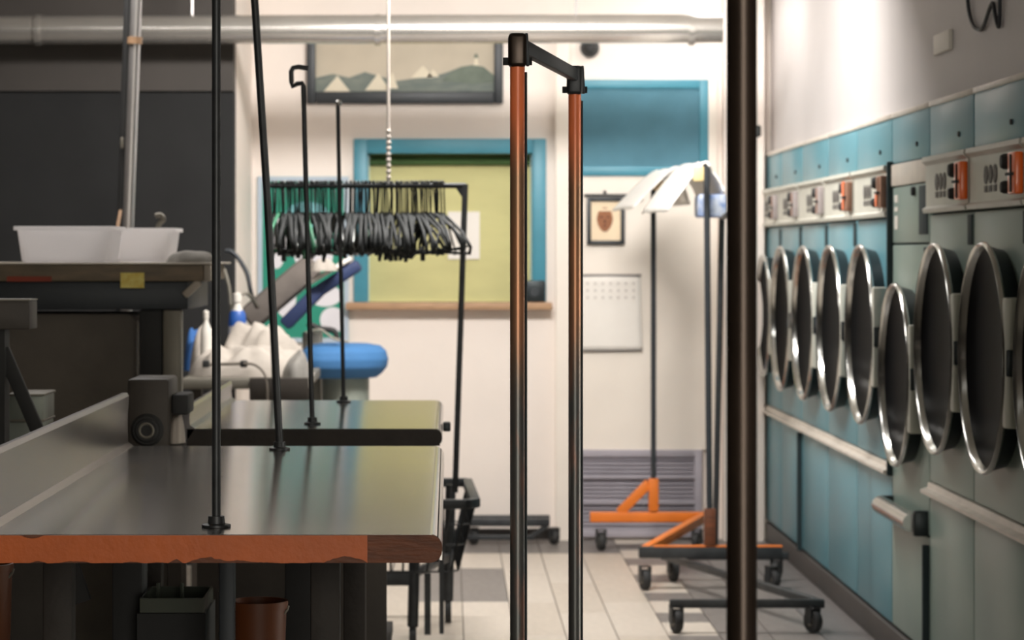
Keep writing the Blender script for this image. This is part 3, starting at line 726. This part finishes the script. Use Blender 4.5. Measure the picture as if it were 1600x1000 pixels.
# bottles
def bottle(px, pyb, pyt, Y, rad, lab, band, z0=None):
    zb_ = zs if z0 is None else z0; z1 = Z(pyt, Y); h = z1-zb_; x = X(px, Y)
    t = thing('spray_bottle', (x, Y, zb_), lab, 'bottle')
    MB().lathe([(0, 0), (rad, 0), (rad, h*.55), (rad*.9, h*.7), (rad*.4, h*.82), (rad*.4, h*.88), (0, h*.88)], (x, Y, zb_), 'z', 20).build('body', 'plastic_pale', t)
    if band: MB().lathe([(rad*1.01, h*.56), (rad*1.03, h*.57), (rad*.93, h*.72), (rad*.7, h*.76)], (x, Y, zb_), 'z', 20).build('label_band', band, t)
    c = MB().lathe([(0, h*.87), (rad*.5, h*.87), (rad*.5, h*.97), (0, h)], (x, Y, zb_), 'z', 16).build('cap', 'plastic_pale', t)
    return t
bottle(371, 500, 456, 10.75, .035, 'white bottle with a blue shoulder behind the laundry', 'bottle_blue')
bottle(322, 520, 484, 10.3, .022, 'small white bottle left of the black rod', None)

# press
Yq = 11.15
t = thing('steam_press', (X(540, Yq), Yq, 0), 'steam press with a blue padded buck and raised navy head', 'press')
zbk0, zbk1 = Z(590, Yq), Z(536, Yq)
b = MB()
x0, x1 = X(468, Yq), X(607, Yq)
def buck(u, v):
    t_ = 2*PI*v; e = 2.6
    prof = [(0, 1.), (.55, .99), (.82, .93), (.95, .78), (1., .55), (.97, .32), (.86, .14), (.74, .02), (.0, .0)]
    q = u*(len(prof)-1); i = min(int(q), len(prof)-2); fr = q-i
    r = prof[i][0]+(prof[i+1][0]-prof[i][0])*fr; h = prof[i][1]+(prof[i+1][1]-prof[i][1])*fr
    c, s_ = math.cos(t_), math.sin(t_)
    cx = abs(c)**(2/e)*(1 if c >= 0 else -1); sy = abs(s_)**(2/e)*(1 if s_ >= 0 else -1)
    wy = .20*(1-.25*cx)
    return ((x0+x1)/2+(x1-x0)/2*r*cx, Yq+wy*r*sy, zbk0+(zbk1-zbk0)*h)
b.grid(32, 40, buck); bmesh.ops.remove_doubles(b.bm, verts=b.bm.verts, dist=.0005)
b.build('buck', 'press_blue', t, ang=80)
MB().lathe([(0, 0), (.16, 0), (.16, .02), (.10, .05), (.098, zbk0+.01), (0, zbk0+.01)], (X(540, Yq), Yq, 0), 'z', 32).build('pedestal', 'press_body', t)
MB().box(X(470, Yq), X(500, Yq), Yq+.1, Yq+.25, 0, Z(520, Yq), .01).build('column', 'machine_grey', t)
def slab(p, q3, thick, depth, name, m, Yc, bev=.012, parent=t):
    p = at(*p, Yc); q3 = at(*q3, Yc)
    return MB().bar(p, q3, depth, thick, bev).build(name, m, parent)
slab((388, 500), (492, 412), .105, .26, 'pressing_head', 'press_pad', 11.3, .03)
slab((445, 508), (500, 452), .055, .16, 'head_arm', 'press_navy', 11.1, .012)
slab((496, 456), (562, 413), .050, .16, 'head_arm', 'press_navy', 11.1, .014)
slab((480, 445), (548, 404), .016, .14, 'arm_cover', 'paper_white', 11.08, .005)
MB().tube(smooth([at(480, 505, 11.0), at(500, 513, 11.0), at(522, 517, 11.0), at(527, 530, 11.0)]), .012, 10).build('lever', 'rubber', t)
MB().tube(smooth([at(478, 520, 10.98), at(500, 515, 10.98), at(520, 528, 10.98), at(545, 535, 10.98)]), .005, 8).build('hose', 'machine_grey', t)
MB().tube(smooth([at(352, 392, 11.0), at(365, 395, 11.0), at(385, 425, 11.0), at(393, 460, 11.0), at(402, 480, 11.1)]), .009, 8).build('steam_hose', 'dark_frame', label='dark steam hose curving in front of the white wall', cat='hose')
MB().tube(smooth([at(350, 420, 10.8), at(358, 450, 10.8), at(362, 490, 10.8), at(368, 470, 10.8), at(385, 458, 10.8), at(402, 478, 10.9)]), .007, 8).build('steam_hose', 'machine_grey', label='pale steam hose looping above the white laundry', cat='hose')
heap(X(505, 11.0), 11.0, Z(412, 11)-.03, .06, .07, .05, 12, 'cloth_white', 'white_cloth', 'white cloth thrown over the raised press head', amp=.8)
heap(X(540, 11.12), 11.12, Z(412, 11.1)-.03, .04, .05, .05, 14, 'cloth_white', 'white_cloth', 'small white cloth at the tip of the press head', amp=.8)

# ================================================================== back wall things
def front(poly_px, y0, y1): return [(X(a, y0), Z(b, y0)) for a, b in poly_px]
Yk = YB-.012
t = thing('poster', (X(474, Yk), YB, Z(535, Yk)), 'teal and white poster in a pale blue frame behind the press', 'poster')
MB().box(X(403, YB), X(545, YB), YB-.010, YB-.001, Z(535, YB), Z(276, YB)).build('poster_sheet', 'poster_teal', t)
fr = MB(); e = .022
ax0, ax1, az0, az1 = X(403, YB), X(545, YB), Z(535, YB), Z(276, YB)
fr.box(ax0-.0, ax0+e, YB-.02, YB-.0105, az0, az1); fr.box(ax1-e, ax1, YB-.02, YB-.0105, az0, az1); fr.box(ax0+e, ax1-e, YB-.02, YB-.0105, az1-e, az1); fr.box(ax0+e, ax1-e, YB-.02, YB-.0105, az0, az0+e)
fr.build('poster_frame', 'poster_frame', t)
for (cx, cy, rx, ry, m) in ((446, 462, 17, 34, 'poster_white'), (508, 462, 26, 17, 'poster_white'), (520, 500, 20, 20, 'poster_white'), (480, 335, 34, 20, 'poster_aqua'), (432, 380, 16, 40, 'poster_white'), (490, 400, 30, 26, 'poster_white')):
    MB().prism(ellipse(X(cx, Yk), Z(cy, Yk), rx*YB/F, ry*YB/F), YB-.0125, YB-.0101).build('white_shape', m, t)
# seascape
YF = YB-.03
t = thing('seascape_painting', (X(632, YF), YB, Z(158, YF)), 'dark framed seascape with white sailboats under the pipe', 'painting')
ax0, ax1, az0, az1 = X(479, YF), X(786, YF), Z(162, YF), Z(38, YF); e = .042
for (a_, b_, c_, d_) in ((ax0, ax0+e, az0, az1), (ax1-e, ax1, az0, az1), (ax0+e, ax1-e, az0, az0+e*1.35), (ax0+e, ax1-e, az1-e, az1)):
    MB().box(a_, b_, YB-.04, YB-.002, c_, d_, .006).build('frame_moulding', 'picture_frame', t)
MB().box(ax0+e*.9, ax1-e*.9, YB-.012, YB-.004, az0+e, az1-e*.9).build('canvas', 'paint_sky', t)
def flat(poly, m, nm, lay): MB().prism([(X(a, YF), Z(b, YF)) for a, b in poly], YB-.013-lay*.0012, YB-.0122-lay*.0012).build(nm, m, t)
flat([(490, 152), (490, 122), (520, 115), (545, 121), (570, 112), (600, 121), (620, 126), (650, 122), (680, 118), (700, 112), (720, 104), (738, 101), (756, 104), (772, 118), (774, 150)], 'paint_sea', 'painted_sea', 0)
flat([(690, 126), (705, 112), (722, 104), (742, 101), (758, 106), (773, 118), (773, 128), (740, 131)], 'paint_hill', 'painted_hill', 1)
for (c, bs, tp, wd) in ((526, 143, 118, 21), (590, 141, 114, 20), (612, 138, 112, 10), (660, 121, 102, 18), (676, 120, 108, 10)):
    flat([(c-wd, bs), (c+wd, bs), (c+1, tp)], 'paint_sail', 'painted_sail', 2)
flat([(740, 102), (748, 102), (746, 90), (742, 90)], 'paint_sail', 'painted_lighthouse', 2)
flat([(740.5, 90), (747.5, 90), (746, 84), (742, 84)], 'paint_hill', 'painted_lantern', 2)
# security camera
p = at(922, 74, YB-.06)
t = thing('security_camera', (p.x, YB, p.z), 'small black dome camera on the wall above the louvred door', 'camera')
MB().lathe([(0, 0), (.045, 0), (.045, -.02), (.036, -.035), (0, -.035)], (p.x, YB-.02, p.z), 'y', 20).build('base', 'dark_frame', t)
MB().ball((p.x, YB-.06, p.z-.004), .034).build('dome', 'rubber', t)
# portrait plaque
YI = YB-.035
t = thing('face_picture', (X(946, YI), YB-.025, Z(382, YI)), 'small dark framed picture of a brown face on the door', 'picture')
ax0, ax1, az0, az1 = X(917, YI), X(976, YI), Z(382, YI), Z(308, YI); e = .019
for (a_, b_, c_, d_) in ((ax0, ax0+e, az0, az1), (ax1-e, ax1, az0, az1), (ax0+e, ax1-e, az0, az0+e), (ax0+e, ax1-e, az1-e, az1)):
    MB().box(a_, b_, YI-.012, YI+.008, c_, d_, .003).build('frame_moulding', 'picture_frame', t)
MB().box(ax0+e, ax1-e, YI+.0, YI+.006, az0+e, az1-e).build('panel', 'icon_cream', t)
k = YI/F; cx, cz = X(945, YI), Z(343, YI)
fc = MB().prism([(cx+12.5*k*(1-.16*max(0, -math.sin(q)))*math.cos(q), cz+19*k*math.sin(q)) for q in [2*PI*i/32 for i in range(32)]], YI-.003, YI).build('painted_face', 'icon_brown', t)
for pl in ([(-9, -13), (9, -13), (7, -17), (-7, -17)], ):
    MB().prism([(cx+a*k, cz-b*k) for a, b in pl], YI-.0045, YI-.003).build('painted_brow', 'icon_cream', fc)
for (a_, b_, ra_, rb_) in ((-5, -4, 3, 1.3), (5, -4, 3, 1.3), (0, 10, 3.5, 1.2), (0, 3, 1.6, 4)):
    MB().prism(ellipse(cx+a_*k, cz-b_*k, ra_*k, rb_*k, 12), YI-.0045, YI-.003).build('painted_feature', 'icon_dark', fc)
tr = thing('picture_rail', (X(950, YI), YB-.025, Z(308, YI)), 'thin dark hanging bar above the face picture', 'rail')
MB().tube([(X(912, YI), YI-.004, Z(305, YI)), (X(1000, YI), YI-.004, Z(305, YI)), (X(1003, YI), YI-.004, Z(312, YI))], .006, 8).build('bar', 'picture_frame', tr)
MB().ball((X(945, YI), YI-.004, Z(300, YI)), .008).build('knob', 'picture_frame', tr)
# calendar
t = thing('wall_calendar', (X(957, YI), YB-.025, Z(548, YI)), 'white wall calendar hanging on the door below the face picture', 'calendar')
cb_ = MB().grid(10, 14, lambda u, v: (X(905+96*u+(3*v if u > .5 else 0), YI), YI+.008-.012*v*v*.6-.004*math.sin(3*u), Z(431+116*v, YI))).build('page', 'paper_white', t, solid=.002)
MB().tube([(X(904, YI), YI+.003, Z(430, YI)), (X(1002, YI), YI+.003, Z(430, YI))], .0045, 8).build('top_binding', 'ink_grey', t)
MB().tube([(X(905, YI), YI-.002, Z(548, YI)), (X(1003, YI), YI-.002, Z(547, YI))], .004, 8).build('bottom_rod', 'ink_grey', t)
dg = MB()
for r_ in range(3):
    for c_ in range(7):
        x_ = X(918+c_*12, YI); z_ = Z(443+r_*11, YI); dg.box(x_-.005, x_+.005, YI-.0025, YI-.0015, z_-.004, z_+.004)
dg.build('date_marks', 'ink_pale', t, kind='stuff')
# paper on the green blind and dark box on the sill
MB().box(X(700, YB), X(750, YB), YB+.112, YB+.1175, Z(405, YB), Z(330, YB)).build('paper_notice', 'paper_white', label='white paper notice taped to the green blind', cat='paper')
t = thing('radio_box', (X(834, YB), YB+.03, wz0), 'small dark box at the right end of the window sill', 'box')
MB().box(X(818, YB), X(851, YB), YB-.075, YB-.031, wz0+.0005, Z(438, YB), .006).build('case', 'ring_side', t)
MB().lathe([(0, -.006), (.022, -.006), (.024, 0)], (X(834, YB), YB-.0755, Z(456, YB)), 'y', 18).build('speaker_grille', 'dark_frame', t)
# pull cord
Yc = 9.7
t = thing('pull_cord', (X(607, Yc), Yc, Z(286, Yc)), 'thin white beaded pull cord hanging in front of the window', 'cord')
MB().tube([(X(606.5, Yc), Yc, ZC), (X(607, Yc), Yc, Z(286, Yc))], .0055, 8).build('cord', 'cord_white', t)
for i, py in enumerate(range(205, 286, 9)):
    MB().ball((X(607, Yc), Yc, Z(py, Yc)), .0095, u=10, v=6).build('bead', 'cord_white', t)

# ================================================================== Z racks
def caster(t, x, y, rad, ang=0.):
    M = Matrix.Translation((x, y, 0)) @ Matrix.Rotation(ang, 4, 'Z')
    b = MB(); b.lathe([(0, -.014), (rad*.9, -.014), (rad, -.008), (rad, .008), (rad*.9, .014), (0, .014)], (0, 0, 0), 'x', 24)
    bmesh.ops.transform(b.bm, matrix=M @ Matrix.Translation((0, 0, rad+.0005)), verts=b.bm.verts)
    wh = b.build('caster', 'rubber', t)
    b = MB(); b.lathe([(0, -.016), (rad*.4, -.016), (rad*.4, .016), (0, .016)], (0, 0, 0), 'x', 16)
    bmesh.ops.transform(b.bm, matrix=M @ Matrix.Translation((0, 0, rad+.0005)), verts=b.bm.verts)
    b.build('hub', 'machine_grey', wh)
    b = MB()
    for s in (-1, 1): b.box(s*.020-.002, s*.020+.002, -.016, .02, rad*.8, rad*2.25, 0, 1, M)
    b.box(-.022, .022, -.02, .024, rad*2.2, rad*2.3, 0, 1, M)
    b.build('fork', 'black_iron', wh)
def zrack(Yr, Yf, rear, frontx, zbar, ztop, wd, mbar, mpost, label, gus, pr, pf):
    (ra, rb), (fa, fb) = rear, frontx
    t = thing('rolling_rack', ((ra+fb)/2, (Yr+Yf)/2, 0), label, 'clothes rack', 'rolling garment racks')
    MB().bar((ra, Yr, zbar), (rb, Yr, zbar), wd, wd, .004).build('end_bar', mbar, t)
    fe = MB().bar((fa, Yf, zbar), (fb, Yf, zbar), wd, wd, .004).build('end_bar', 'black_iron', t)  # on the orange rack, shade on this bar's face is put in as black
    if gus: MB().box(fa+.06, fb, Yf-wd*.45, Yf+wd*.45, zbar+wd/2+.0002, zbar+wd/2+.004).build('lit_top_strip', mbar, fe)  # orange strip for the lit top of the darkened bar
    if gus: MB().bar((rb-wd/2, Yr-wd/2, zbar), (fa+wd/2, Yf+wd/2, zbar), wd*.8, wd*.9, .004).build('diagonal_bar', mbar, t)
    else: MB().bar((ra+wd/2, Yr-wd/2, zbar), (fb-wd/2, Yf+wd/2, zbar), wd, wd*.9, .004).build('diagonal_bar', mbar, t)
    for (p, y) in ((pr, Yr), (pf, Yf)):
        MB().tube([(p[0], y, zbar), (p[1], y, ztop)], .0125, 14).build('post', mpost, t)
        if gus:
            h = .175
            MB().box(p[0]-.022, p[0]+.022, y-wd*.55, y+wd*.55, zbar+wd/2+.004, zbar+h, .004).build('socket', mbar if y == Yr else 'worn_wood', t)  # front socket coloured darker, along with the shaded front bar
            if y == Yr: MB().bar((p[0]-.02, y, zbar+h-.02), (p[0]-.155, y, zbar+wd*.4), wd*.8, .042, .003).build('gusset', mbar, t)
    MB().tube([(pr[1], Yr, ztop), (pf[1], Yf, ztop)], .0125, 14).build('top_bar', mpost, t)
    rad = .042 if gus else .043
    for (x, y, a_) in ((ra+.05, Yr, .2), (rb-.05, Yr, -.4), (fa+.025, Yf, .25), (fb-.04, Yf, .5)): caster(t, x, y, rad, a_)
    return t
Yr, Yf = 12.22, 10.78
A = zrack(Yr, Yf, (X(922, Yr), X(1106, Yr)), (X(998, Yf), X(1222, Yf)), .152, 1.69, .045, 'z_orange', 'dark_frame',
      'rolling rack with an orange base and white bags over its bar', True, (X(1021, Yr), X(1021, Yr)), (X(1109, Yf), X(1104, Yf)))
Yr2, Yf2 = 11.06, 9.56
Bk = zrack(Yr2, Yf2, (X(1033, Yr2), X(1232, Yr2)), (X(1046, Yf2), X(1288, Yf2)), .105, 1.50, .03, 'black_iron', 'black_iron',
      'black rolling rack nested in the orange one', False, (X(1117, Yr2), X(1128, Yr2)), (X(1160, Yf2), X(1160, Yf2)))
# white bags draped over rack A's bar
pR = Vector((X(1021, Yr), Yr, 1.705)); pF = Vector((X(1104, Yf), Yf, 1.705))
def sheet(u0, u1, dl, dr, zl, zrr, seed):
    def f(u, v):
        c = pR.lerp(pF, u0+(u1-u0)*u); s = v*2-1
        o = Vector((seed, u*4, v*3))
        lump = .007*noise.noise(o*1.3)+.003*noise.noise(o*4)
        if s < 0: dx, dz = -dl*(-s), -zl*(-s)**1.15
        else: dx, dz = dr*s, -zrr*s**1.3
        return (c.x+dx+lump, c.y+.03*noise.noise(o*2), c.z+.016+dz+lump-.012*abs(s)*0)
    return MB().grid(24, 24, f)
sheet(.0, .47, .185, .06, .175, .16, 1.).build('plastic_bag', 'bag_white', label='white plastic garment bag draped over the far end of the rack', cat='garment bag', group='white bags on the rolling rack', solid=.006)
sheet(.50, 1.0, .155, .075, .20, .13, 5.).build('plastic_bag', 'bag_white', label='white plastic garment bag draped over the near end of the rack', cat='garment bag', group='white bags on the rolling rack', solid=.006)
MB().box(X(1088, 10.9), X(1133, 10.9), 10.80, 10.99, Z(340, 10.9), Z(304, 10.9), .012).build('blue_package', 'bag_blue', label='blue and white printed package hung beneath the near white bag', cat='package')
bp = bpy.data.objects['blue_package']
MB().tube([(X(1108, 10.9), 10.9, Z(304, 10.9)), (X(1108, 10.9)+.002, 10.9, 1.69)], .003, 6).build('strap', 'cord_white', bp)
for (px, py, Yx) in ((1028, 286, 12.1), (1090, 272, 10.72)):
    MB().box(X(px, Yx)-.022, X(px, Yx)+.022, Yx-.05, Yx-.03, Z(py+12, Yx), Z(py-12, Yx), .008).build('tape_patch', 'tape_yellow', A)

# low black dolly at the back wall
Yd = 12.45
t = thing('floor_dolly', (X(800, Yd), Yd, 0), 'low black rolling base against the back wall', 'dolly')
MB().bar((X(728, Yd), Yd, .105), (X(859, Yd), Yd, .105), .04, .036, .004).build('front_bar', 'black_iron', t)
MB().bar((X(728, Yd+.15), Yd+.15, .105), (X(859, Yd+.15), Yd+.15, .105), .04, .036, .004).build('rear_bar', 'black_iron', t)
MB().bar((X(728, Yd), Yd, .035), (X(835, Yd), Yd, .035), .03, .022, .004).build('low_bar', 'black_iron', t)
MB().bar((X(830, Yd), Yd, .04), (X(855, Yd), Yd, .09), .02, .02).build('strut', 'black_iron', t)
for px in (740, 866): caster(t, X(px, Yd), Yd+.02, .034, .4)

# ================================================================== the machine and shelf at the left
YM = 8.0; zt = 1.322
t = thing('ironing_machine', (-1.1, 8.3, 0), 'dark industrial machine with a high shelf along its top', 'machine')
MB().box(-1.75, X(329, YM), YM, 8.75, zt-.006, zt, .002).build('shelf_top', 'bench_top', t)
MB().box(-1.75, X(318, YM), YM+.002, 8.75, zt-.055, zt-.0065, .004).build('shelf_edge', 'bench_edge', t)
MB().box(X(318, YM)+.001, X(329, YM), YM, YM+.05, zt-.055, zt-.0065, .003).build('shelf_end', 'bench_top', t)
MB().box(-1.75, X(292, YM), YM+.03, 8.7, Z(484, YM), zt-.056, .004).build('shade_apron', 'dark_frame', t)  # dark band put in for the shade under the shelf
MB().box(X(214, YM), X(251, YM), YM+.05, 8.3, 0, Z(484, YM)-.001, .006).build('side_frame', 'rubber', t)
MB().box(X(252, YM), X(281, YM), YM+.04, YM+.10, .3, Z(484, YM)-.001, .006).build('side_panel', 'machine_grey', t)
pz = Z(490, 8.25)
b = MB(); xr = X(213, 8.2); c = .035
b.prism([(-1.7, .05), (xr, .05), (xr, pz-c)]+[(xr-c+c*math.cos(a), pz-c+c*math.sin(a)) for a in [PI/2*i/6 for i in range(1, 7)]]+[(-1.7, pz)], 8.2, 8.6)
b.build('body_panel', 'machine_brown', t)
MB().box(X(10, 7.99), X(80, 7.99), YM-.003, YM+.001, Z(440, YM), Z(432, YM)).build('red_sticker', 'red_label', t)
MB().box(X(188, 7.99), X(225, 7.99), YM-.006, YM-.0005, Z(450, YM), Z(426, YM)).build('yellow_note', 'note_yellow', label='crumpled yellow note stuck on the shelf edge', cat='note')
MB().bar(at(288, 462, 8.02), at(312, 440, 8.02), .03, .022, .004).build('shelf_bracket', 'bench_top', t)
# bins
def bin_(x0, x1, y0, y1, h, lab, lbl=False):
    t = thing('plastic_bin', ((x0+x1)/2, (y0+y1)/2, zt), lab, 'bin', 'translucent bins on the shelf')
    b = MB(); ins = .022
    def ring(o, z, ro=.03):
        pts = []
        for (cx, cy, a0) in ((x1-o-ro, y1-o-ro, 0), (x0+o+ro, y1-o-ro, PI/2), (x0+o+ro, y0+o+ro, PI), (x1-o-ro, y0+o+ro, 1.5*PI)):
            for i in range(5): pts.append((cx+ro*math.cos(a0+PI/2*i/4), cy+ro*math.sin(a0+PI/2*i/4), z))
        return pts
    levels = [ring(ins+.004, zt+.0005), ring(ins, zt+.005), ring(.010, zt+h-.012), ring(.0, zt+h-.012), ring(0., zt+h), ring(.012, zt+h), ring(ins+.006, zt+.006)]
    R = [[b.bm.verts.new(p) for p in l] for l in levels]; n = len(R[0])
    for p, q in zip(R, R[1:]):
        for i in range(n): b.bm.faces.new((p[i], p[(i+1) % n], q[(i+1) % n], q[i]))
    b.bm.faces.new(R[0]); b.bm.faces.new(R[-1])
    o = b.build('tub', 'bin_plastic', t)
bin_(X(22, 8.1), X(178, 8.1), 8.06, 8.42, .110, 'longer white plastic bin at the left of the machine shelf', True)
bin_(X(168, 8.55)+.012, X(279, 8.55), 8.44, 8.72, .108, 'shorter white plastic bin just behind the longer one')
MB().tube([(X(176, 8.5), 8.50, zt+.02), (X(187, 8.6), 8.62, zt+.165)], .006, 8).build('wooden_stick', 'wood_sill', label='thin orange wooden stick rising out of the bins', cat='stick')
MB().tube(smooth([(X(244, 8.6), 8.58, zt+.02), (X(246, 8.6), 8.58, zt+.09), (X(251, 8.6), 8.58, zt+.125), (X(256, 8.6), 8.58, zt+.135), (X(252, 8.6), 8.58, zt+.15), (X(244, 8.6), 8.58, zt+.148)]), .009, 10).build('bent_handle', 'machine_grey', label='grey bent handle sticking out of the right bin', cat='handle')
# vertical chrome pipe leaning, with coupling, and darker conduit at its side
Yv = 8.9
t = thing('vertical_pipe', (X(203, Yv), Yv, 0), 'chrome pipe rising behind the white plastic bins', 'pipe')
p0 = Vector((X(203, Yv), Yv, .0)); 
def vp(py): return at(213-(py)*.036, py, Yv)
lowp = vp(360)
MB().tube([(lowp.x-.03, Yv, 0.), lowp, vp(-180)], .019, 20).build('pipe', 'pipe_chrome', t)
MB().tube([vp(58), vp(69)], .025, 20).build('coupling', 'wood_sill', t)
MB().tube([(lowp.x-.05, Yv+.03, 0), vp(360)+Vector((-.026, .03, 0)), vp(-180)+Vector((-.03, .03, 0))], .016, 14).build('conduit', 'rubber', t)
MB().box(X(188, Yv), X(193, Yv), Yv+.0, Yv+.01, Z(232, Yv), Z(214, Yv), .002).build('pipe_tag', 'machine_grey', t)
# control box with round dial behind the near table
Yx = 6.62
t = thing('control_box', (X(243, Yx), Yx, 0), 'dark control box with a round dial behind the near table', 'control box')
MB().box(X(199, Yx), X(264, Yx), Yx, Yx+.22, .6, Z(592, Yx), .008).build('case', 'machine_dark', t)
MB().box(X(203, Yx), X(260, Yx), Yx+.02, Yx+.2, 0, .6).build('stand', 'machine_dark', t)
d = MB().lathe([(0, -.02), (.026, -.02), (.03, -.014), (.034, -.014), (.04, -.004), (.041, 0)], (X(230, Yx), Yx, Z(672, Yx)), 'y', 28).build('dial', 'rubber', t)
MB().lathe([(.014, -.021), (.017, -.023), (.02, -.021)], (X(230, Yx), Yx, Z(672, Yx)), 'y', 24).build('dial_ring', 'machine_grey', d)
MB().box(X(265, Yx), X(291, Yx), Yx+.05, Yx+.2, Z(650, Yx), Z(618, Yx), .006).build('motor', 'rubber', t)
heap(X(276, 6.7), 6.7, Z(692, 6.7), .022, .05, .07, 21, 'cloth_white', 'white_rag', 'white rag wedged beside the dial box', amp=.8)
MB().box(X(266, 6.7), X(287, 6.7), 6.64, 6.77, .5, Z(692, 6.7)-.001).build('rag_ledge', 'machine_dark', t)
# bits at the far left edge
Ye = 6.3
t = thing('side_cabinet', (X(10, Ye), Ye, 0), 'dark cabinet with a thin bright top edge at the left', 'cabinet')
MB().box(-1.35, X(46, Ye), Ye, Ye+.12, Z(515, Ye), Z(470, Ye), .003).build('drawer_box', 'machine_dark', t)
MB().box(-1.35, X(47, Ye), Ye-.004, Ye+.12, Z(470, Ye), Z(467.5, Ye)).build('top_edge', 'machine_grey', t)
MB().box(-1.35, X(4, Ye), Ye+.03, Ye+.10, 0, Z(515, Ye)).build('leg_panel', 'rubber', t)
MB().bar(at(4, 545, Ye+.06), at(66, 690, Ye+.06), .02, .032, .003).build('strut', 'rubber', t)
for (a_, b_, c_, d_, lab) in ((22, 76, 616, 655, 'upper grey green metal box behind the strut'), (12, 75, 656, 694, 'lower grey green metal box behind the strut')):
    t = thing('metal_box', (X((a_+b_)/2, 6.7), 6.7, Z(d_, 6.7)), lab, 'box')
    MB().box(X(a_, 6.7), X(b_, 6.7), 6.62, 6.8, Z(d_, 6.7)+.001, Z(c_, 6.7), .005).build('body', 'press_body', t)
    MB().box(X(a_, 6.7)-.003, X(b_, 6.7)+.003, 6.615, 6.805, Z(c_, 6.7)-.0005, Z(c_, 6.7)+.006, .002).build('lid', 'machine_grey', t)
t = MB().box(X(7, 6.7), X(80, 6.7), 6.58, 6.85, Z(694, 6.7)-.03, Z(694, 6.7)).build('box_shelf', 'machine_dark', label='dark shelf carrying the two metal boxes', cat='shelf')
MB().box(X(9, 6.7), X(78, 6.7), 6.6, 6.83, 0, Z(694, 6.7)-.031).build('shelf_support', 'machine_dark', t)

# ================================================================== under the near table
def bucket(px, pyt, Y, rad, lab):
    x = X(px, Y); h = Z(pyt, Y)-.2505
    t = thing('plastic_bucket', (x, Y, .2505), lab, 'bucket', 'orange buckets under the table')
    MB().lathe([(0, 0), (rad*.8, 0), (rad, h-.015), (rad*1.06, h-.015), (rad*1.06, h), (rad*.98, h), (rad*.78, .006), (0, .006)], (x, Y, .2505), 'z', 32).build('tub', 'bucket_orange', t)
    MB().tube([(x+rad*1.07*math.cos(a), Y-.005-rad*.35*math.sin(a), .25+h-.01-rad*.5*math.sin(a)) for a in [PI*i/12 for i in range(13)]], .003, 6).build('handle', 'machine_grey', t)
bucket(404, 938, 5.3, .055, 'orange bucket under the middle of the near table')
bucket(-30, 880, 5.2, .06, 'orange bucket under the left end of the near table')
Yt = 5.6
t = thing('glass_tray', (X(268, Yt), Yt, .63), 'shallow clear tray under the near table', 'tray')
MB().box(X(222, Yt), X(312, Yt), Yt, Yt+.2, Z(957, Yt), Z(953, Yt), .001).build('base', 'glass_tray', t)
for (p, q) in (((220, Yt), (318, Yt)), ((220, Yt+.2), (318, Yt+.2))):
    MB().bar((X(p[0], Yt), p[1], Z(946, Yt)), (X(q[0], Yt), q[1], Z(946, Yt)), .004, .03).build('side', 'glass_tray', t)
for px in (220, 318): MB().bar((X(px, Yt), Yt, Z(946, Yt)), (X(px, Yt), Yt+.2, Z(946, Yt)), .004, .03).build('side', 'glass_tray', t)
for px in (239, 277): MB().tube([(X(px, Yt), Yt+.1, Z(953, Yt)), (X(px, Yt), Yt+.1, Z(920, Yt))], .004, 8).build('peg', 'glass_tray', t)
MB().box(X(215, Yt), X(322, Yt), Yt-.01, Yt+.22, .2505, Z(957, Yt)-.001).build('tray_crate', 'rubber', label='dark crate under the clear tray', cat='crate')
t = t1
MB().box(X(342, 5.2), X(366, 5.2), 5.2, 5.24, .251, .854, .003).build('brace_leg', 'dark_frame', t)
MB().box(X(445, 5.6), X(500, 5.6), 5.6, 5.7, .251, .854, .004).build('centre_post', 'rubber', t)
MB().box(X(166, 5.6), X(214, 5.6), 5.7, 5.8, .251, .854, .004).build('centre_post', 'rubber', t)
MB().bar(at(108, 876, 5.65), at(130, 940, 5.65), .02, .034).build('strut', 'rubber', t)
